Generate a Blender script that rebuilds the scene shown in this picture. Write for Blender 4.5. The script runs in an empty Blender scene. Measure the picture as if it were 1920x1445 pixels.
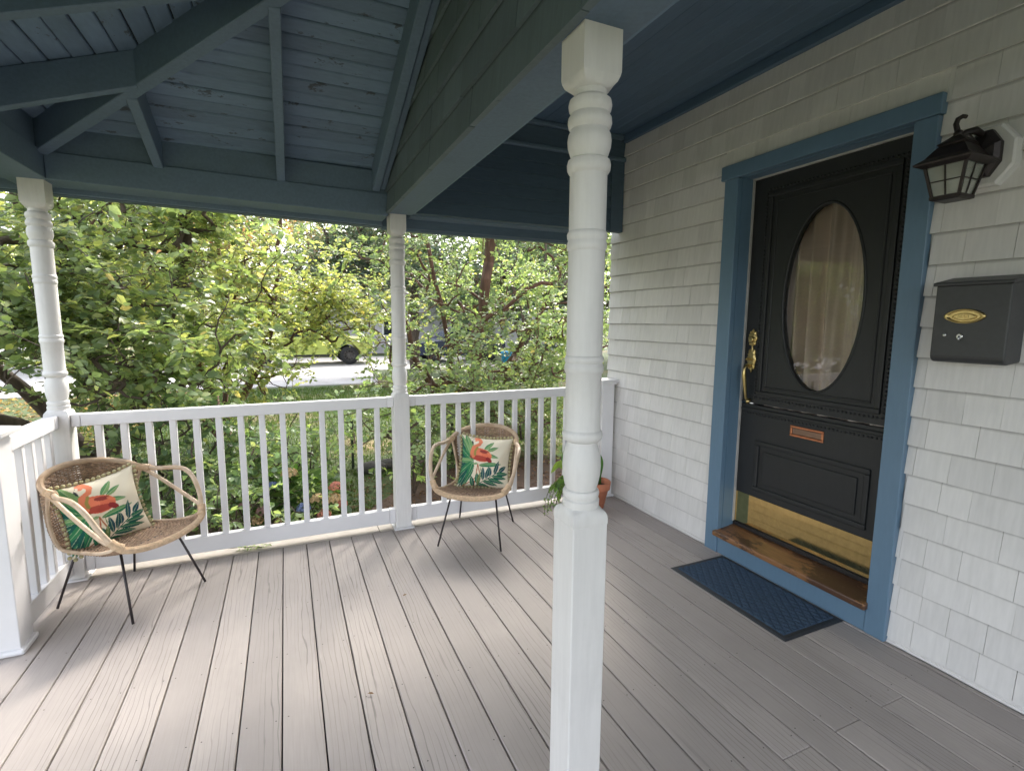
import bpy, bmesh, math, random
import numpy as np
from mathutils import Vector, Matrix, Euler

random.seed(7)
rng = np.random.default_rng(11)
S = bpy.context.scene
COL = S.collection
R = math.radians

# ------------------------------------------------------------------ camera, sky, sun, exposure
FWD = Vector((0.4041, 0.9060, -0.1261)); RGT = Vector((0.9136, -0.4066, 0.0066)); UPV = Vector((0.0453, 0.1178, 0.9920))
CAMZ = 1.48835
cam_data = bpy.data.cameras.new("camera")
cam_data.sensor_fit = 'HORIZONTAL'; cam_data.sensor_width = 36.0; cam_data.lens = 17.832
cam_data.clip_start = 0.05; cam_data.clip_end = 600
cam = bpy.data.objects.new("camera", cam_data); COL.objects.link(cam)
m3 = Matrix((RGT.normalized(), UPV.normalized(), (-FWD).normalized())).transposed()
cam.matrix_world = Matrix.Translation((0, 0, CAMZ)) @ m3.to_4x4()
S.camera = cam

SUN_AZ = R(33)      # from +Y towards +X
SUN_EL = R(42)
W = bpy.data.worlds.new("World"); S.world = W; W.use_nodes = True
nt = W.node_tree; nt.nodes.clear()
sky = nt.nodes.new('ShaderNodeTexSky'); sky.sky_type = 'NISHITA'; sky.sun_disc = False
sky.sun_elevation = SUN_EL; sky.sun_rotation = SUN_AZ; sky.air_density = 1.0; sky.dust_density = 3.0; sky.ozone_density = 1.0
bg = nt.nodes.new('ShaderNodeBackground'); bg.inputs[1].default_value = 0.15
wo = nt.nodes.new('ShaderNodeOutputWorld')
hz = nt.nodes.new('ShaderNodeHueSaturation'); hz.inputs['Saturation'].default_value = 0.34   # thin bright cloud veil
nt.links.new(sky.outputs[0], hz.inputs['Color']); nt.links.new(hz.outputs[0], bg.inputs[0]); nt.links.new(bg.outputs[0], wo.inputs[0])
sd = bpy.data.lights.new("sun", 'SUN'); sd.energy = 1.1; sd.angle = R(10.0); sd.color = (1.0, 0.93, 0.82)
sun = bpy.data.objects.new("sun", sd); COL.objects.link(sun)
sdir = Vector((math.sin(SUN_AZ) * math.cos(SUN_EL), math.cos(SUN_AZ) * math.cos(SUN_EL), math.sin(SUN_EL)))
sun.rotation_euler = sdir.to_track_quat('Z', 'Y').to_euler(); sun.location = (8, 10, 20)
S.view_settings.view_transform = 'Standard'; S.view_settings.look = 'None'
S.view_settings.gamma = 1.0; S.view_settings.exposure = 2.62; S.view_settings.use_curve_mapping = False
S.render.engine = 'CYCLES'
S.cycles.use_denoising = True
S.cycles.max_bounces = 10; S.cycles.diffuse_bounces = 6; S.cycles.transparent_max_bounces = 12
S.cycles.glossy_bounces = 4; S.cycles.transmission_bounces = 6
S.cycles.sample_clamp_indirect = 6.0

# ------------------------------------------------------------------ materials
def new_mat(name):
    m = bpy.data.materials.new(name); m.use_nodes = True
    n = m.node_tree; n.nodes.clear()
    out = n.nodes.new('ShaderNodeOutputMaterial')
    p = n.nodes.new('ShaderNodeBsdfPrincipled')
    n.links.new(p.outputs[0], out.inputs[0])
    return m, n, p, out

def N(n, t, **kw):
    x = n.nodes.new(t)
    for k, v in kw.items():
        setattr(x, k, v)
    return x

def mapped(n, scale, rnd=0.0, coord='Object'):
    tc = N(n, 'ShaderNodeTexCoord'); mp = N(n, 'ShaderNodeMapping')
    mp.inputs['Scale'].default_value = scale
    n.links.new(tc.outputs[coord], mp.inputs['Vector'])
    if rnd:
        oi = N(n, 'ShaderNodeObjectInfo'); ml = N(n, 'ShaderNodeMath', operation='MULTIPLY')
        ml.inputs[1].default_value = rnd
        n.links.new(oi.outputs['Random'], ml.inputs[0])
        cb = N(n, 'ShaderNodeCombineXYZ')
        for i in range(3):
            n.links.new(ml.outputs[0], cb.inputs[i])
        n.links.new(cb.outputs[0], mp.inputs['Location'])
    return mp.outputs[0]

def noise(n, vec, scale, detail=4, rough=0.55):
    t = N(n, 'ShaderNodeTexNoise'); t.inputs['Scale'].default_value = scale
    t.inputs['Detail'].default_value = detail; t.inputs['Roughness'].default_value = rough
    n.links.new(vec, t.inputs['Vector']); return t.outputs[0]

def ramp(n, fac, stops):
    r = N(n, 'ShaderNodeValToRGB'); e = r.color_ramp.elements
    while len(e) < len(stops):
        e.new(0.5)
    for i, (p, c) in enumerate(stops):
        e[i].position = p; e[i].color = (c[0], c[1], c[2], 1) if hasattr(c, '__len__') else (c, c, c, 1)
    n.links.new(fac, r.inputs[0]); return r.outputs[0]

def mixc(n, fac, a, b, mode='MIX'):
    x = N(n, 'ShaderNodeMix', data_type='RGBA', blend_type=mode)
    if isinstance(fac, (int, float)): x.inputs[0].default_value = fac
    else: n.links.new(fac, x.inputs[0])
    for i, v in ((6, a), (7, b)):
        if isinstance(v, tuple): x.inputs[i].default_value = (v[0], v[1], v[2], 1)
        else: n.links.new(v, x.inputs[i])
    return x.outputs[2]

def bump(n, p, h, strength=0.3, dist=0.01):
    b = N(n, 'ShaderNodeBump'); b.inputs['Strength'].default_value = strength; b.inputs['Distance'].default_value = dist
    n.links.new(h, b.inputs['Height']); n.links.new(b.outputs[0], p.inputs['Normal'])

def obj_random(n, lo, hi):
    oi = N(n, 'ShaderNodeObjectInfo'); mr = N(n, 'ShaderNodeMapRange')
    mr.inputs['To Min'].default_value = lo; mr.inputs['To Max'].default_value = hi
    n.links.new(oi.outputs['Random'], mr.inputs['Value']); return mr.outputs[0]

def mul_val(n, col, val):
    hs = N(n, 'ShaderNodeHueSaturation'); n.links.new(col, hs.inputs['Color']) if not isinstance(col, tuple) else None
    if isinstance(col, tuple): hs.inputs['Color'].default_value = (*col, 1)
    if isinstance(val, (int, float)): hs.inputs['Value'].default_value = val
    else: n.links.new(val, hs.inputs['Value'])
    return hs.outputs[0]

def plain(name, col, rough=0.6, metal=0.0, var=0.12, nscale=14, bumpy=0.0, spec=0.5, rnd=(1, 1), stretch=(1, 1, 1)):
    m, n, p, out = new_mat(name)
    v = mapped(n, stretch, 7.0)
    f = noise(n, v, nscale, 5)
    dark = tuple(c * (1 - var) for c in col); lite = tuple(min(1, c * (1 + var)) for c in col)
    c = ramp(n, f, [(0.3, dark), (0.7, lite)])
    if rnd != (1, 1): c = mul_val(n, c, obj_random(n, *rnd))
    n.links.new(c, p.inputs['Base Color'])
    p.inputs['Roughness'].default_value = rough; p.inputs['Metallic'].default_value = metal
    p.inputs['Specular IOR Level'].default_value = spec
    if bumpy: bump(n, p, f, bumpy, 0.004)
    return m

def worn_paint(name, col, under, wear=0.62, butt_shadow=None, grain=(1, 1, 1), rough=0.55, rnd=(0.93, 1.05), wearscale=9, dirt=0.25, grain_amt=0.10):
    """painted wood: brush grain, dirt patches and small chips down to an older coat"""
    m, n, p, out = new_mat(name)
    v = mapped(n, grain, 13.0)
    vi = mapped(n, (1, 1, 1), 5.0)
    g = noise(n, v, 60, 4)
    c = ramp(n, g, [(0.25, tuple(x * (1 - grain_amt) for x in col)), (0.75, tuple(min(1, x * (1 + grain_amt)) for x in col))])
    d = noise(n, vi, 3.2, 6, 0.65)
    dm = ramp(n, d, [(0.5, 0.0), (0.78, dirt)])
    c = mixc(n, dm, c, tuple(x * 0.55 for x in col))
    w1 = noise(n, mapped(n, (grain[0] * .6 + .4, grain[1] * .6 + .4, grain[2] * .6 + .4), 3.0), wearscale, 8, 0.72)
    wm = ramp(n, w1, [(wear, 0.0), (wear + 0.03, 1.0)])
    c = mixc(n, wm, c, under)
    if butt_shadow:   # shadow of the next butt painted into the colour, along the face top
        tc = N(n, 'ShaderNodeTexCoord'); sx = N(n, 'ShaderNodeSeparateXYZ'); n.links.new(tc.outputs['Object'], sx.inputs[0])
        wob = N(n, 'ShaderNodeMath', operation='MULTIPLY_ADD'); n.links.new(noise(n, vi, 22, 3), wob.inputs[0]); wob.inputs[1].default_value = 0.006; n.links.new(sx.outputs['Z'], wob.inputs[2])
        mr = N(n, 'ShaderNodeMapRange'); mr.inputs['From Min'].default_value = butt_shadow[0]; mr.inputs['From Max'].default_value = butt_shadow[1]; mr.inputs['To Max'].default_value = butt_shadow[2]
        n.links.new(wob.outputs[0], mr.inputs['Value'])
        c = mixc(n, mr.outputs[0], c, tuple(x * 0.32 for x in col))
    c = mul_val(n, c, obj_random(n, *rnd))
    n.links.new(c, p.inputs['Base Color']); p.inputs['Roughness'].default_value = rough
    ad = N(n, 'ShaderNodeMath', operation='SUBTRACT'); n.links.new(g, ad.inputs[0]); n.links.new(wm, ad.inputs[1])
    bump(n, p, ad.outputs[0], 0.25, 0.003)
    return m

def deck_material(name, c1, c2, axis='Y'):
    m, n, p, out = new_mat(name)
    sc = (9, 0.9, 9) if axis == 'Y' else (0.9, 9, 9)
    v = mapped(n, sc, 31.0); vi = mapped(n, (1, 1, 1), 0.0)
    warp = noise(n, v, 1.3, 3)
    w = N(n, 'ShaderNodeTexWave', wave_type='BANDS', bands_direction='X' if axis == 'Y' else 'Y')
    w.inputs['Scale'].default_value = 1.7; w.inputs['Distortion'].default_value = 8.5
    w.inputs['Detail'].default_value = 3; w.inputs['Detail Scale'].default_value = 1.1
    n.links.new(v, w.inputs['Vector'])
    lines = ramp(n, w.outputs['Fac'], [(0.0, 1.0), (0.075, 0.0)])
    fine = noise(n, mapped(n, (60, 2.2, 60) if axis == 'Y' else (2.2, 60, 60), 11.0), 3.0, 3)
    mask = ramp(n, noise(n, v, 0.8, 2), [(0.38, 0.0), (0.62, 1.0)])
    lm = N(n, 'ShaderNodeMath', operation='MULTIPLY'); n.links.new(lines, lm.inputs[0]); n.links.new(mask, lm.inputs[1])
    base = mul_val(n, mixc(n, obj_random(n, 0, 1), c1, c2), obj_random(n, .93, 1.06))
    base = mixc(n, ramp(n, fine, [(0.35, 0.0), (0.65, 0.24)]), base, tuple(x * 0.80 for x in c1))
    stain = ramp(n, noise(n, mapped(n, (1, .7, 1), 2.0), 2.6, 6, 0.62), [(0.42, 0.0), (0.72, 0.45)])
    base = mixc(n, stain, base, tuple(x * 0.68 for x in c2))
    l2 = N(n, 'ShaderNodeMath', operation='MULTIPLY'); n.links.new(lm.outputs[0], l2.inputs[0]); l2.inputs[1].default_value = 0.55
    base = mixc(n, l2.outputs[0], base, tuple(x * 0.35 for x in c1))
    n.links.new(base, p.inputs['Base Color']); p.inputs['Roughness'].default_value = 0.62
    p.inputs['Specular IOR Level'].default_value = 0.35
    hb = N(n, 'ShaderNodeMath', operation='SUBTRACT'); n.links.new(fine, hb.inputs[0]); n.links.new(lm.outputs[0], hb.inputs[1])
    bump(n, p, hb.outputs[0], 0.3, 0.002)
    return m

def leaf_material(name, rough=0.33, trans=0.52, spec=0.6):
    m, n, p, out = new_mat(name)
    at = N(n, 'ShaderNodeAttribute', attribute_name='col')
    n.links.new(at.outputs['Color'], p.inputs['Base Color'])
    p.inputs['Roughness'].default_value = rough; p.inputs['Specular IOR Level'].default_value = spec
    t = N(n, 'ShaderNodeBsdfTranslucent')
    tcol = mixc(n, 1.0, at.outputs['Color'], (1.7, 1.65, 0.85), 'MULTIPLY')
    n.links.new(tcol, t.inputs['Color'])
    mx = N(n, 'ShaderNodeMixShader'); mx.inputs[0].default_value = trans
    n.links.new(p.outputs[0], mx.inputs[1]); n.links.new(t.outputs[0], mx.inputs[2])
    n.links.new(mx.outputs[0], out.inputs[0])
    return m

def attr_material(name, rough=0.85, bumpscale=0, metal=0):
    m, n, p, out = new_mat(name)
    at = N(n, 'ShaderNodeAttribute', attribute_name='col')
    n.links.new(at.outputs['Color'], p.inputs['Base Color'])
    p.inputs['Roughness'].default_value = rough; p.inputs['Metallic'].default_value = metal
    if bumpscale:
        bump(n, p, noise(n, mapped(n, (1, 1, 1)), bumpscale, 3), 0.35, 0.002)
    return m

M = {}
M['white'] = plain('white_vinyl', (0.68, 0.665, 0.675), 0.38, var=0.03, nscale=6)
M['post'] = worn_paint('post_white_paint', (0.66, 0.64, 0.625), (0.50, 0.46, 0.40), wear=0.70, grain=(1, 1, .10), rough=0.5, rnd=(1, 1), wearscale=34, dirt=0.26, grain_amt=0.05)
M['shingle'] = worn_paint('shingle_white_paint', (0.64, 0.62, 0.605), (0.42, 0.39, 0.36), wear=0.74, grain=(1, 1, .06), rough=0.65, rnd=(0.93, 1.05), wearscale=14, dirt=0.14, grain_amt=0.06, butt_shadow=(.120, .130, .62))
M['shingle_plain'] = worn_paint('shingle_white_paint_plain', (0.64, 0.62, 0.605), (0.42, 0.39, 0.36), wear=0.74, grain=(1, 1, .06), rough=0.65, rnd=(1, 1), wearscale=14, dirt=0.14, grain_amt=0.06)
M['blueroof'] = worn_paint('roof_blue_paint', (0.140, 0.208, 0.290), (0.060, 0.078, 0.095), wear=0.60, grain=(.25, 1, 1), rough=0.6, rnd=(0.86, 1.10), wearscale=11, dirt=0.5)
M['blueroofy'] = worn_paint('roof_blue_paint_lengthwise', (0.140, 0.208, 0.290), (0.060, 0.078, 0.095), wear=0.61, grain=(1, .25, 1), rough=0.6, rnd=(0.86, 1.10), wearscale=11, dirt=0.5)
M['bluebeam'] = worn_paint('beam_blue_paint', (0.112, 0.165, 0.225), (0.05, 0.06, 0.065), wear=0.72, grain=(1, 1, 1), rough=0.55, rnd=(0.95, 1.05), wearscale=7, dirt=0.35)
M['blueceil'] = worn_paint('ceiling_blue_paint', (0.085, 0.140, 0.210), (0.05, 0.08, 0.11), wear=0.80, grain=(1, .2, 1), rough=0.55, rnd=(0.93, 1.05), dirt=0.2)
M['gable'] = worn_paint('gable_shingle_paint', (0.110, 0.145, 0.158), (0.055, 0.065, 0.06), wear=0.70, grain=(1, 1, .07), rough=0.6, rnd=(0.88, 1.10), wearscale=10, dirt=0.35, butt_shadow=(.126, .138, .8))
M['gable_plain'] = worn_paint('gable_paint_plain', (0.110, 0.145, 0.158), (0.055, 0.065, 0.06), wear=0.70, grain=(1, 1, .07), rough=0.6, rnd=(1, 1), wearscale=10, dirt=0.35)
M['clap'] = worn_paint('dark_blue_clapboard', (0.072, 0.112, 0.158), (0.03, 0.04, 0.05), wear=0.76, grain=(.2, 1, 1), rough=0.55, rnd=(0.9, 1.06), dirt=0.3)
M['bluetrim'] = worn_paint('door_trim_blue', (0.110, 0.185, 0.265), (0.25, 0.3, 0.33), wear=0.80, grain=(1, 1, .2), rough=0.42, rnd=(0.96, 1.03), wearscale=18, dirt=0.12, grain_amt=0.04)
M['deck'] = deck_material('grey_composite_deck', (0.385, 0.342, 0.320), (0.430, 0.380, 0.350))
M['deckx'] = deck_material('border_composite_deck', (0.385, 0.345, 0.305), (0.40, 0.355, 0.315), 'X')
M['dark'] = plain('dark_gap', (0.02, 0.02, 0.02), 0.9)
M['screw'] = plain('screw_dark_steel', (0.05, 0.045, 0.04), 0.5, 0.4)
M['door'] = worn_paint('door_black_paint', (0.013, 0.014, 0.015), (0.030, 0.030, 0.029), wear=0.72, grain=(1, 1, .2), rough=0.50, rnd=(0.95, 1.05), dirt=0.2)
def brass(name, col, rough):
    m, n, p, out = new_mat(name)
    f = noise(n, mapped(n, (1, 1, 1)), 30, 5)
    n.links.new(ramp(n, f, [(0.3, tuple(c * .8 for c in col)), (0.7, col)]), p.inputs['Base Color'])
    p.inputs['Metallic'].default_value = 1.0
    n.links.new(ramp(n, noise(n, mapped(n, (1, 6, 1)), 9, 5), [(0.3, rough), (0.7, rough + min(.14, rough * 1.2))]), p.inputs['Roughness'])
    return m
M['brass'] = brass('polished_brass', (0.86, 0.64, 0.27), 0.04)
M['brass_old'] = brass('aged_brass', (0.62, 0.47, 0.20), 0.28)
M['copper'] = brass('copper_plate', (0.62, 0.26, 0.14), 0.30)
M['copper_dark'] = brass('tarnished_copper', (0.30, 0.20, 0.15), 0.35)
M['silver'] = brass('steel_lock', (0.7, 0.7, 0.7), 0.2)
M['black_metal'] = plain('black_metal', (0.022, 0.020, 0.020), 0.5, 0.3, var=0.3, nscale=40)
M['lamp_metal'] = plain('lamp_bronze_black', (0.035, 0.027, 0.027), 0.42, 0.5, var=0.35, nscale=30)
M['mailbox'] = plain('mailbox_black_enamel', (0.042, 0.043, 0.045), 0.42, 0.1, var=0.10, nscale=50, bumpy=0.12)
M['leg'] = plain('chair_leg_steel', (0.045, 0.038, 0.040), 0.45, 0.5, var=0.3, nscale=40)
M['terracotta'] = plain('terracotta', (0.45, 0.16, 0.085), 0.8, var=0.2, nscale=12, bumpy=0.2)
M['soil'] = plain('potting_soil', (0.03, 0.022, 0.016), 0.95, var=0.4, nscale=40, bumpy=0.5)
M['sill'] = worn_paint('worn_wood_sill', (0.22, 0.105, 0.045), (0.075, 0.038, 0.022), wear=0.50, grain=(1, .12, 1), rough=0.35, rnd=(1, 1), wearscale=5, dirt=0.7, grain_amt=0.3)
M['strip'] = plain('grey_weatherstrip', (0.42, 0.40, 0.38), 0.6)
M['curtain'] = plain('cream_curtain', (0.66, 0.57, 0.51), 0.9, var=0.10, nscale=3, stretch=(6, 6, .3))
M['rubber'] = plain('mat_rubber', (0.022, 0.026, 0.032), 0.65, var=0.25, nscale=60, bumpy=0.2)
M['matblue'] = plain('mat_blue_pile', (0.030, 0.058, 0.100), 0.95, var=0.35, nscale=160, bumpy=0.8)
M['bark'] = plain('tree_bark', (0.075, 0.055, 0.042), 0.9, var=0.45, nscale=18, bumpy=0.7, stretch=(1, 1, .25))
M['barkred'] = plain('plum_bark', (0.105, 0.055, 0.038), 0.85, var=0.4, nscale=18, bumpy=0.6, stretch=(1, 1, .25))
M['leaf'] = leaf_material('leaf')
M['leafdull'] = leaf_material('leaf_dull', 0.6, 0.35, 0.3)
M['petal'] = leaf_material('petal', 0.8, 0.3, 0.2)
M['grass'] = leaf_material('grass_blade', 0.6, 0.35, 0.3)
M['glass_dark'] = plain('car_glass', (0.015, 0.02, 0.022), 0.05, var=0.1)
M['tyre'] = plain('tyre_rubber', (0.018, 0.018, 0.019), 0.8)
M['rim'] = plain('dark_rim', (0.09, 0.085, 0.085), 0.35, 0.7)
M['lime'] = plain('lime_car_paint', (0.38, 0.44, 0.10), 0.25, var=0.02)
M['navy'] = plain('navy_car_paint', (0.018, 0.030, 0.075), 0.22, var=0.02)
M['chrome'] = plain('chrome', (0.55, 0.55, 0.55), 0.15, 1.0)
M['lens'] = plain('clear_lens', (0.7, 0.7, 0.68), 0.15)
M['redlens'] = plain('red_lens', (0.35, 0.02, 0.015), 0.2)
M['bluebin'] = plain('bright_blue_plastic', (0.02, 0.30, 0.55), 0.4, var=0.05)
M['housegrey'] = plain('house_grey_siding', (0.50, 0.48, 0.53), 0.7, var=0.06, nscale=3)
M['housewhite'] = plain('house_white_trim', (0.78, 0.78, 0.78), 0.6, var=0.03)
M['roofgrey'] = plain('asphalt_roof', (0.07, 0.065, 0.065), 0.9, var=0.3, nscale=30)
M['wire'] = plain('black_wire', (0.015, 0.016, 0.015), 0.5, 0.3)
M['greenpost'] = plain('dark_green_post', (0.012, 0.022, 0.016), 0.6)
M['rawwood'] = plain('raw_wood', (0.22, 0.11, 0.05), 0.8, var=0.3, nscale=30)

# rattan frame: wrapped cane with thin winding rings along the pole (attribute 'wrap')
def rattan():
    m, n, p, out = new_mat('rattan_pole')
    f = noise(n, mapped(n, (1, 1, 1), 3), 16, 5)
    c = ramp(n, f, [(0.25, (0.38, 0.26, 0.165)), (0.55, (0.55, 0.42, 0.30)), (0.8, (0.64, 0.51, 0.39))])
    n.links.new(c, p.inputs['Base Color']); p.inputs['Roughness'].default_value = 0.5
    bump(n, p, noise(n, mapped(n, (1, 1, 1)), 90, 3), 0.25, 0.002)
    return m
M['rattan'] = rattan()
M['cane'] = plain('cane_wrap', (0.56, 0.41, 0.27), 0.5, var=0.22, nscale=60)
M['weave'] = plain('wicker_strand', (0.32, 0.215, 0.140), 0.65, var=0.40, nscale=45)
M['pom'] = plain('pompom_olive', (0.40, 0.36, 0.20), 0.95, var=0.25, nscale=300)
M['pillow'] = attr_material('printed_cushion_cloth', 0.9, 260)
M['pillow_back'] = plain('cushion_back_cloth', (0.62, 0.56, 0.44), 0.9)

def glass_pane():
    m, n, p, out = new_mat('door_glass')
    tr = N(n, 'ShaderNodeBsdfTransparent'); tr.inputs['Color'].default_value = (0.92, 0.90, 0.86, 1)
    gl = N(n, 'ShaderNodeBsdfGlossy'); gl.inputs['Roughness'].default_value = 0.02
    fr = N(n, 'ShaderNodeFresnel'); fr.inputs['IOR'].default_value = 1.95
    mx = N(n, 'ShaderNodeMixShader')
    n.links.new(fr.outputs[0], mx.inputs[0]); n.links.new(tr.outputs[0], mx.inputs[1]); n.links.new(gl.outputs[0], mx.inputs[2])
    n.links.new(mx.outputs[0], out.inputs[0]); return m
M['pane'] = glass_pane()
def lamp_glass():
    m, n, p, out = new_mat('lamp_seeded_glass')
    p.inputs['Base Color'].default_value = (0.46, 0.48, 0.42, 1); p.inputs['Roughness'].default_value = 0.12
    tr = N(n, 'ShaderNodeBsdfTransparent'); mx = N(n, 'ShaderNodeMixShader'); mx.inputs[0].default_value = 0.45
    bump(n, p, noise(n, mapped(n, (1, 1, 1)), 120, 2), 0.3, 0.002)
    n.links.new(tr.outputs[0], mx.inputs[1]); n.links.new(p.outputs[0], mx.inputs[2])
    n.links.new(mx.outputs[0], out.inputs[0]); return m
M['lampglass'] = lamp_glass()

def ground_mat():
    m, n, p, out = new_mat('lawn_ground')
    v = mapped(n, (1, 1, 1))
    a = noise(n, v, 0.35, 6, 0.6); b = noise(n, v, 9, 5, 0.7); c = noise(n, v, 60, 3)
    col = ramp(n, b, [(0.3, (0.045, 0.070, 0.020)), (0.55, (0.070, 0.105, 0.030)), (0.75, (0.11, 0.125, 0.05))])
    dry = ramp(n, a, [(0.50, 0.0), (0.66, 0.85)])
    col = mixc(n, dry, col, (0.30, 0.20, 0.10))
    col = mixc(n, ramp(n, c, [(0.3, 0.0), (0.7, 0.4)]), col, (0.02, 0.022, 0.01))
    n.links.new(col, p.inputs['Base Color']); p.inputs['Roughness'].default_value = 0.95
    bump(n, p, b, 0.6, 0.03); return m
M['ground'] = ground_mat()
def speckle(name, c1, c2, c3, s=30, rough=0.9):
    m, n, p, out = new_mat(name)
    v = mapped(n, (1, 1, 1))
    f = noise(n, v, s, 6, 0.7); g = noise(n, v, s * 0.05, 5, 0.6)
    col = ramp(n, f, [(0.3, c1), (0.6, c2)])
    col = mixc(n, ramp(n, g, [(0.45, 0.0), (0.7, 0.6)]), col, c3)
    n.links.new(col, p.inputs['Base Color']); p.inputs['Roughness'].default_value = rough
    bump(n, p, f, 0.4, 0.01); return m
M['concrete'] = speckle('driveway_concrete', (0.36, 0.34, 0.34), (0.46, 0.44, 0.44), (0.28, 0.26, 0.25), 20)
M['asphalt'] = speckle('street_asphalt', (0.20, 0.195, 0.205), (0.27, 0.265, 0.275), (0.16, 0.16, 0.165), 25)
M['mulch'] = speckle('bark_mulch', (0.028, 0.016, 0.011), (0.095, 0.052, 0.034), (0.05, 0.03, 0.02), 45)

# ------------------------------------------------------------------ object helpers
ORG = {}
def tag(o, label=None, cat=None, group=None, kind=None):
    if label: o['label'] = label
    if cat: o['category'] = cat
    if group: o['group'] = group
    if kind: o['kind'] = kind
    return o

def empty(name, loc=(0, 0, 0), rz=0.0, label=None, cat=None, group=None, kind=None):
    o = bpy.data.objects.new(name, None); o.empty_display_size = 0.1
    COL.objects.link(o); o.location = loc; o.rotation_euler = (0, 0, rz)
    ORG[o.name] = Vector(loc)
    return tag(o, label, cat, group, kind)

def link(name, me, mat, parent=None, loc=(0, 0, 0)):
    """link a mesh; loc is in world coordinates for unrotated parents"""
    if mat is not None and not me.materials: me.materials.append(mat)
    o = bpy.data.objects.new(name, me); COL.objects.link(o)
    loc = Vector(loc)
    if parent is not None:
        o.parent = parent; o.location = loc - ORG[parent.name]
    else: o.location = loc
    ORG[o.name] = loc.copy()
    return o

def bevel(o, w=0.003, seg=1):
    md = o.modifiers.new('bevel', 'BEVEL'); md.width = w; md.segments = seg; md.limit_method = 'ANGLE'; md.angle_limit = R(40)
    return o

class MB:
    def __init__(self):
        self.v = []; self.f = []; self.s = []
    def hexa(self, p, smooth=False):
        """8 points: bottom 0-3 (ccw from above), top 4-7"""
        b = len(self.v); self.v += [tuple(q) for q in p]
        for f in ((3, 2, 1, 0), (4, 5, 6, 7), (0, 1, 5, 4), (1, 2, 6, 5), (2, 3, 7, 6), (3, 0, 4, 7)):
            self.f.append(tuple(b + i for i in f)); self.s.append(smooth)
        return self
    def box(self, x0, x1, y0, y1, z0, z1):
        return self.hexa([(x0, y0, z0), (x1, y0, z0), (x1, y1, z0), (x0, y1, z0), (x0, y0, z1), (x1, y0, z1), (x1, y1, z1), (x0, y1, z1)])
    def poly(self, pts, smooth=False):
        b = len(self.v); self.v += [tuple(q) for q in pts]; self.f.append(tuple(range(b, b + len(pts)))); self.s.append(smooth); return self
    def rings(self, rings, closed=True, cap0=False, cap1=False, smooth=True):
        b = len(self.v); n = len(rings[0])
        for r in rings: self.v += [tuple(q) for q in r]
        for i in range(len(rings) - 1):
            for j in range(n if closed else n - 1):
                k = (j + 1) % n
                self.f.append((b + i * n + j, b + i * n + k, b + (i + 1) * n + k, b + (i + 1) * n + j)); self.s.append(smooth)
        if cap0: self.f.append(tuple(b + j for j in reversed(range(n)))); self.s.append(False)
        if cap1: self.f.append(tuple(b + (len(rings) - 1) * n + j for j in range(n))); self.s.append(False)
        return self
    def lathe(self, prof, c=(0, 0, 0), n=24, axis='Z', cap0=True, cap1=True, smooth=True):
        rs = []
        for (z, r) in prof:
            ring = []
            for j in range(n):
                a = 2 * math.pi * j / n
                if axis == 'Z': ring.append((c[0] + r * math.cos(a), c[1] + r * math.sin(a), c[2] + z))
                elif axis == 'X': ring.append((c[0] + z, c[1] + r * math.cos(a), c[2] + r * math.sin(a)))
                else: ring.append((c[0] + r * math.sin(a), c[1] + z, c[2] + r * math.cos(a)))
            rs.append(ring)
        return self.rings(rs, True, cap0, cap1, smooth)
    def tube(self, pts, rad, n=8, caps=True, smooth=True):
        pts = [Vector(p) for p in pts]; rs = []
        if not hasattr(rad, '__len__'): rad = [rad] * len(pts)
        t0 = (pts[1] - pts[0]).normalized()
        u = t0.orthogonal().normalized()
        for i, p in enumerate(pts):
            t = (pts[min(i + 1, len(pts) - 1)] - pts[max(i - 1, 0)])
            if t.length < 1e-9: t = t0
            t.normalize()
            u = (u - t * u.dot(t)); u = u.normalized() if u.length > 1e-6 else t.orthogonal().normalized()
            w = t.cross(u)
            rs.append([p + (u * math.cos(2 * math.pi * j / n) + w * math.sin(2 * math.pi * j / n)) * rad[i] for j in range(n)])
        return self.rings(rs, True, caps, caps, smooth)
    def sphere(self, c, r, n=8, m=6, sc=(1, 1, 1)):
        rs = []
        for i in range(m + 1):
            th = math.pi * i / m
            rr = max(math.sin(th), 0.02) * r; z = -math.cos(th) * r
            rs.append([(c[0] + rr * math.cos(2 * math.pi * j / n) * sc[0], c[1] + rr * math.sin(2 * math.pi * j / n) * sc[1], c[2] + z * sc[2]) for j in range(n)])
        return self.rings(rs, True, True, True)
    def mesh(self, name, origin=(0, 0, 0)):
        me = bpy.data.meshes.new(name)
        ox, oy, oz = origin
        me.from_pydata([(x - ox, y - oy, z - oz) for x, y, z in self.v], [], self.f)
        me.polygons.foreach_set('use_smooth', self.s)
        me.validate(); me.update()
        return me
    def build(self, name, mat, parent=None, origin=None):
        if origin is None: origin = ORG[parent.name] if parent is not None else (0, 0, 0)
        return link(name, self.mesh(name, origin), mat, parent, origin)

def kids(o): return [c for c in COL.objects if c.parent == o]
def copy_tree(o, parent=None):
    c = o.copy(); COL.objects.link(c)
    if parent is not None: c.parent = parent
    for ch in kids(o): copy_tree(ch, c)
    return c

def project(p):
    d = Vector(p) - Vector((0, 0, CAMZ)); w = d.dot(FWD)
    if w < 0.05: return None
    return (960 + 951.07 * d.dot(RGT) / w, 722.5 - 951.07 * d.dot(UPV) / w, w)

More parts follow.
